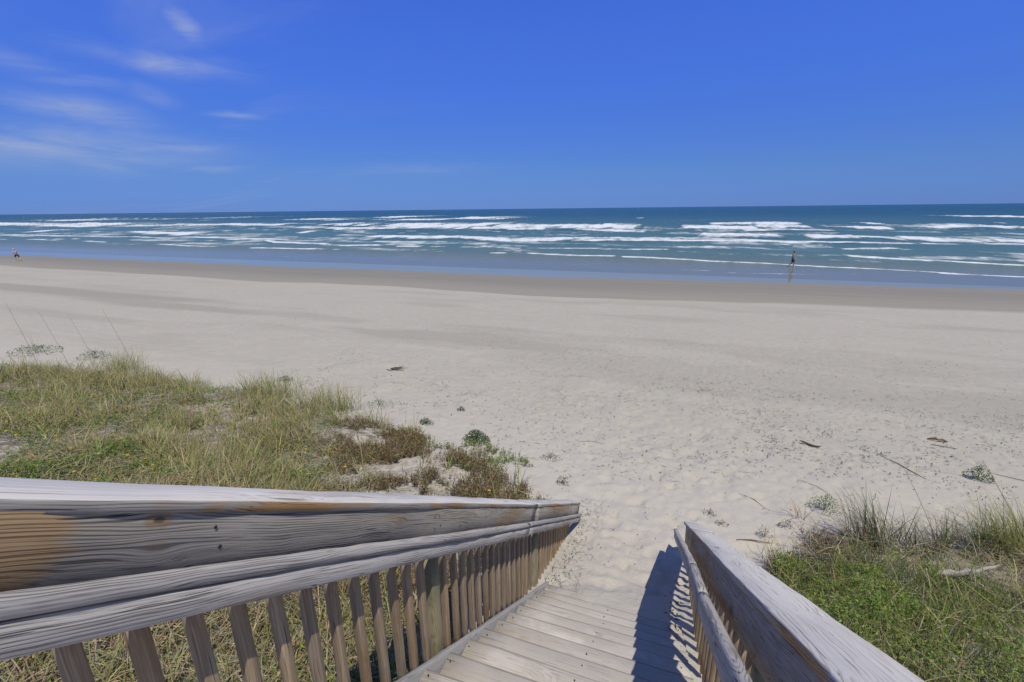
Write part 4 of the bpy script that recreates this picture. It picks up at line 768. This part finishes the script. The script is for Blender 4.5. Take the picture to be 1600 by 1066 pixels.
def person(loc, rz, label, P, skin, shirt=None, short=None, hat=None, sc_=1.0):
    root = empty('person', loc, label, 'person'); root.rotation_euler = (0, 0, rz); root.scale = (sc_,)*3
    bm = bmesh.new(); g = P
    ell(bm, g['head'], (.098, .078, .118)); hx, hy, hz = g['head']
    ell(bm, (hx+.098, hy, hz-.012), (.020, .014, .022)); ell(bm, (hx+.075, hy, hz-.075), (.035, .04, .03))
    for s in (-1, 1): ell(bm, (hx-.005, hy+s*.08, hz-.01), (.022, .012, .032))
    blob(bm, [(hx-.02, hy, hz-.07, .058), (*g['neck'], .062)])
    blob(bm, [(*g['neck'], .075), (*g['chest'], .135), (*g['waist'], .118), (*g['hip'], .125)])
    for s in (-1, 1):
        c = Vector(g['chest']); blob(bm, [(c.x, c.y+s*.06, c.z+.03, .115), (c.x, c.y+s*.09, c.z+.05, .095)]); h = Vector(g['hip']); blob(bm, [(h.x-.02, h.y+s*.06, h.z-.02, .115), (h.x, h.y+s*.09, h.z-.05, .10)])
        k = 'L' if s > 0 else 'R'
        sh_, el_, wr = g['sh'+k], g['el'+k], g['wr'+k]
        blob(bm, [(*sh_, .062), (*el_, .043), (*wr, .029)]); hand(bm, wr, Vector(wr)-Vector(el_), s)
        blob(bm, [(h.x, h.y+s*.09, h.z-.05, .096), (*g['kn'+k], .060)])
        kn, an = Vector(g['kn'+k]), Vector(g['an'+k]); ca = kn.lerp(an, .3); blob(bm, [(*kn, .058), (ca.x-.012, ca.y, ca.z, .060), (*an, .038)])
        to = Vector(g['to'+k]); blob(bm, [(an.x-.03, an.y, an.z-.03, .038), (*an.lerp(to, .6), .038), (*to, .028)])
    solid('body', bm, skin, root, .013)
    bm = bmesh.new(); ell(bm, (hx-.018, hy, hz+.03), (.102, .088, .105)); o = solid('hair', bm, M_HAIR, root, .02)
    bm = bmesh.new()
    bm.free()
    for s in (-1, 1):
        bm = bmesh.new(); ell(bm, (hx+.088, hy+s*.032, hz+.004), (.012, .014, .009)); me = bpy.data.meshes.new('eye'); bm.to_mesh(me); bm.free(); link('eye', me, M_EYE, root)
    if short:
        bm = bmesh.new(); h = Vector(g['hip']); blob(bm, [(h.x, h.y, h.z+.07, .138), (h.x, h.y, h.z, .142)])
        for s in (-1, 1):
            k = 'L' if s > 0 else 'R'; a = Vector((h.x, h.y+s*.09, h.z-.05)); b = a.lerp(Vector(g['kn'+k]), .72); blob(bm, [(*a, .122), (*b, .102)])
        solid('shorts', bm, short, root, .016)
    if shirt:
        bm = bmesh.new(); c = Vector(g['chest']); wv = Vector(g['waist']); blob(bm, [(c.x, c.y, c.z+.10, .10), (c.x, c.y, c.z, .152), (*wv, .138), (*wv.lerp(Vector(g['hip']), .6), .14)])
        for s in (-1, 1):
            k = 'L' if s > 0 else 'R'; blob(bm, [(c.x, c.y+s*.09, c.z+.05, .112), (*g['sh'+k], .078), (*Vector(g['sh'+k]).lerp(Vector(g['el'+k]), .55), .064)])
        solid('shirt', bm, shirt, root, .016)
    if hat:
        bm = bmesh.new(); ell(bm, (hx-.01, hy, hz+.075), (.112, .10, .075)); ell(bm, (hx+.05, hy, hz+.055), (.155, .125, .016)); solid('hat', bm, hat, root, .012)
    return root
walk = dict(head=(.06, 0, 1.60), neck=(.02, 0, 1.44), chest=(.01, 0, 1.28), waist=(0, 0, 1.08), hip=(0, 0, .94),
            shL=(.0, .20, 1.38), elL=(-.10, .25, 1.11), wrL=(.06, .24, .90), shR=(.02, -.20, 1.38), elR=(.06, -.25, 1.10), wrR=(.24, -.22, .98),
            knL=(.16, .10, .52), anL=(.10, .10, .09), toL=(.30, .11, .03), knR=(-.02, -.10, .50), anR=(-.30, -.10, .16), toR=(-.20, -.11, .03))
person((12.75, 62.4, -.06), math.radians(-18), 'shirtless person in navy shorts walking right at the edge of the surf', walk, M_SKIN, None, M_SHORT, None, 1.13)
jog = dict(head=(.34, 0, 1.55), neck=(.26, 0, 1.41), chest=(.20, 0, 1.25), waist=(.10, 0, 1.06), hip=(.03, 0, .92),
           shL=(.20, .20, 1.34), elL=(.02, .27, 1.13), wrL=(.22, .25, 1.02), shR=(.22, -.20, 1.34), elR=(.36, -.26, 1.12), wrR=(.52, -.18, 1.28),
           knL=(.28, .10, .60), anL=(.16, .10, .19), toL=(.36, .11, .14), knR=(-.20, -.10, .50), anR=(-.48, -.10, .16), toR=(-.38, -.11, .02))
person((-91.4, 39.0, .36), math.radians(185), 'person in a pale hat and pink top jogging left on the wet sand', jog, M_SKINP, M_PINK, M_TEAL, M_HAT, 1.08)
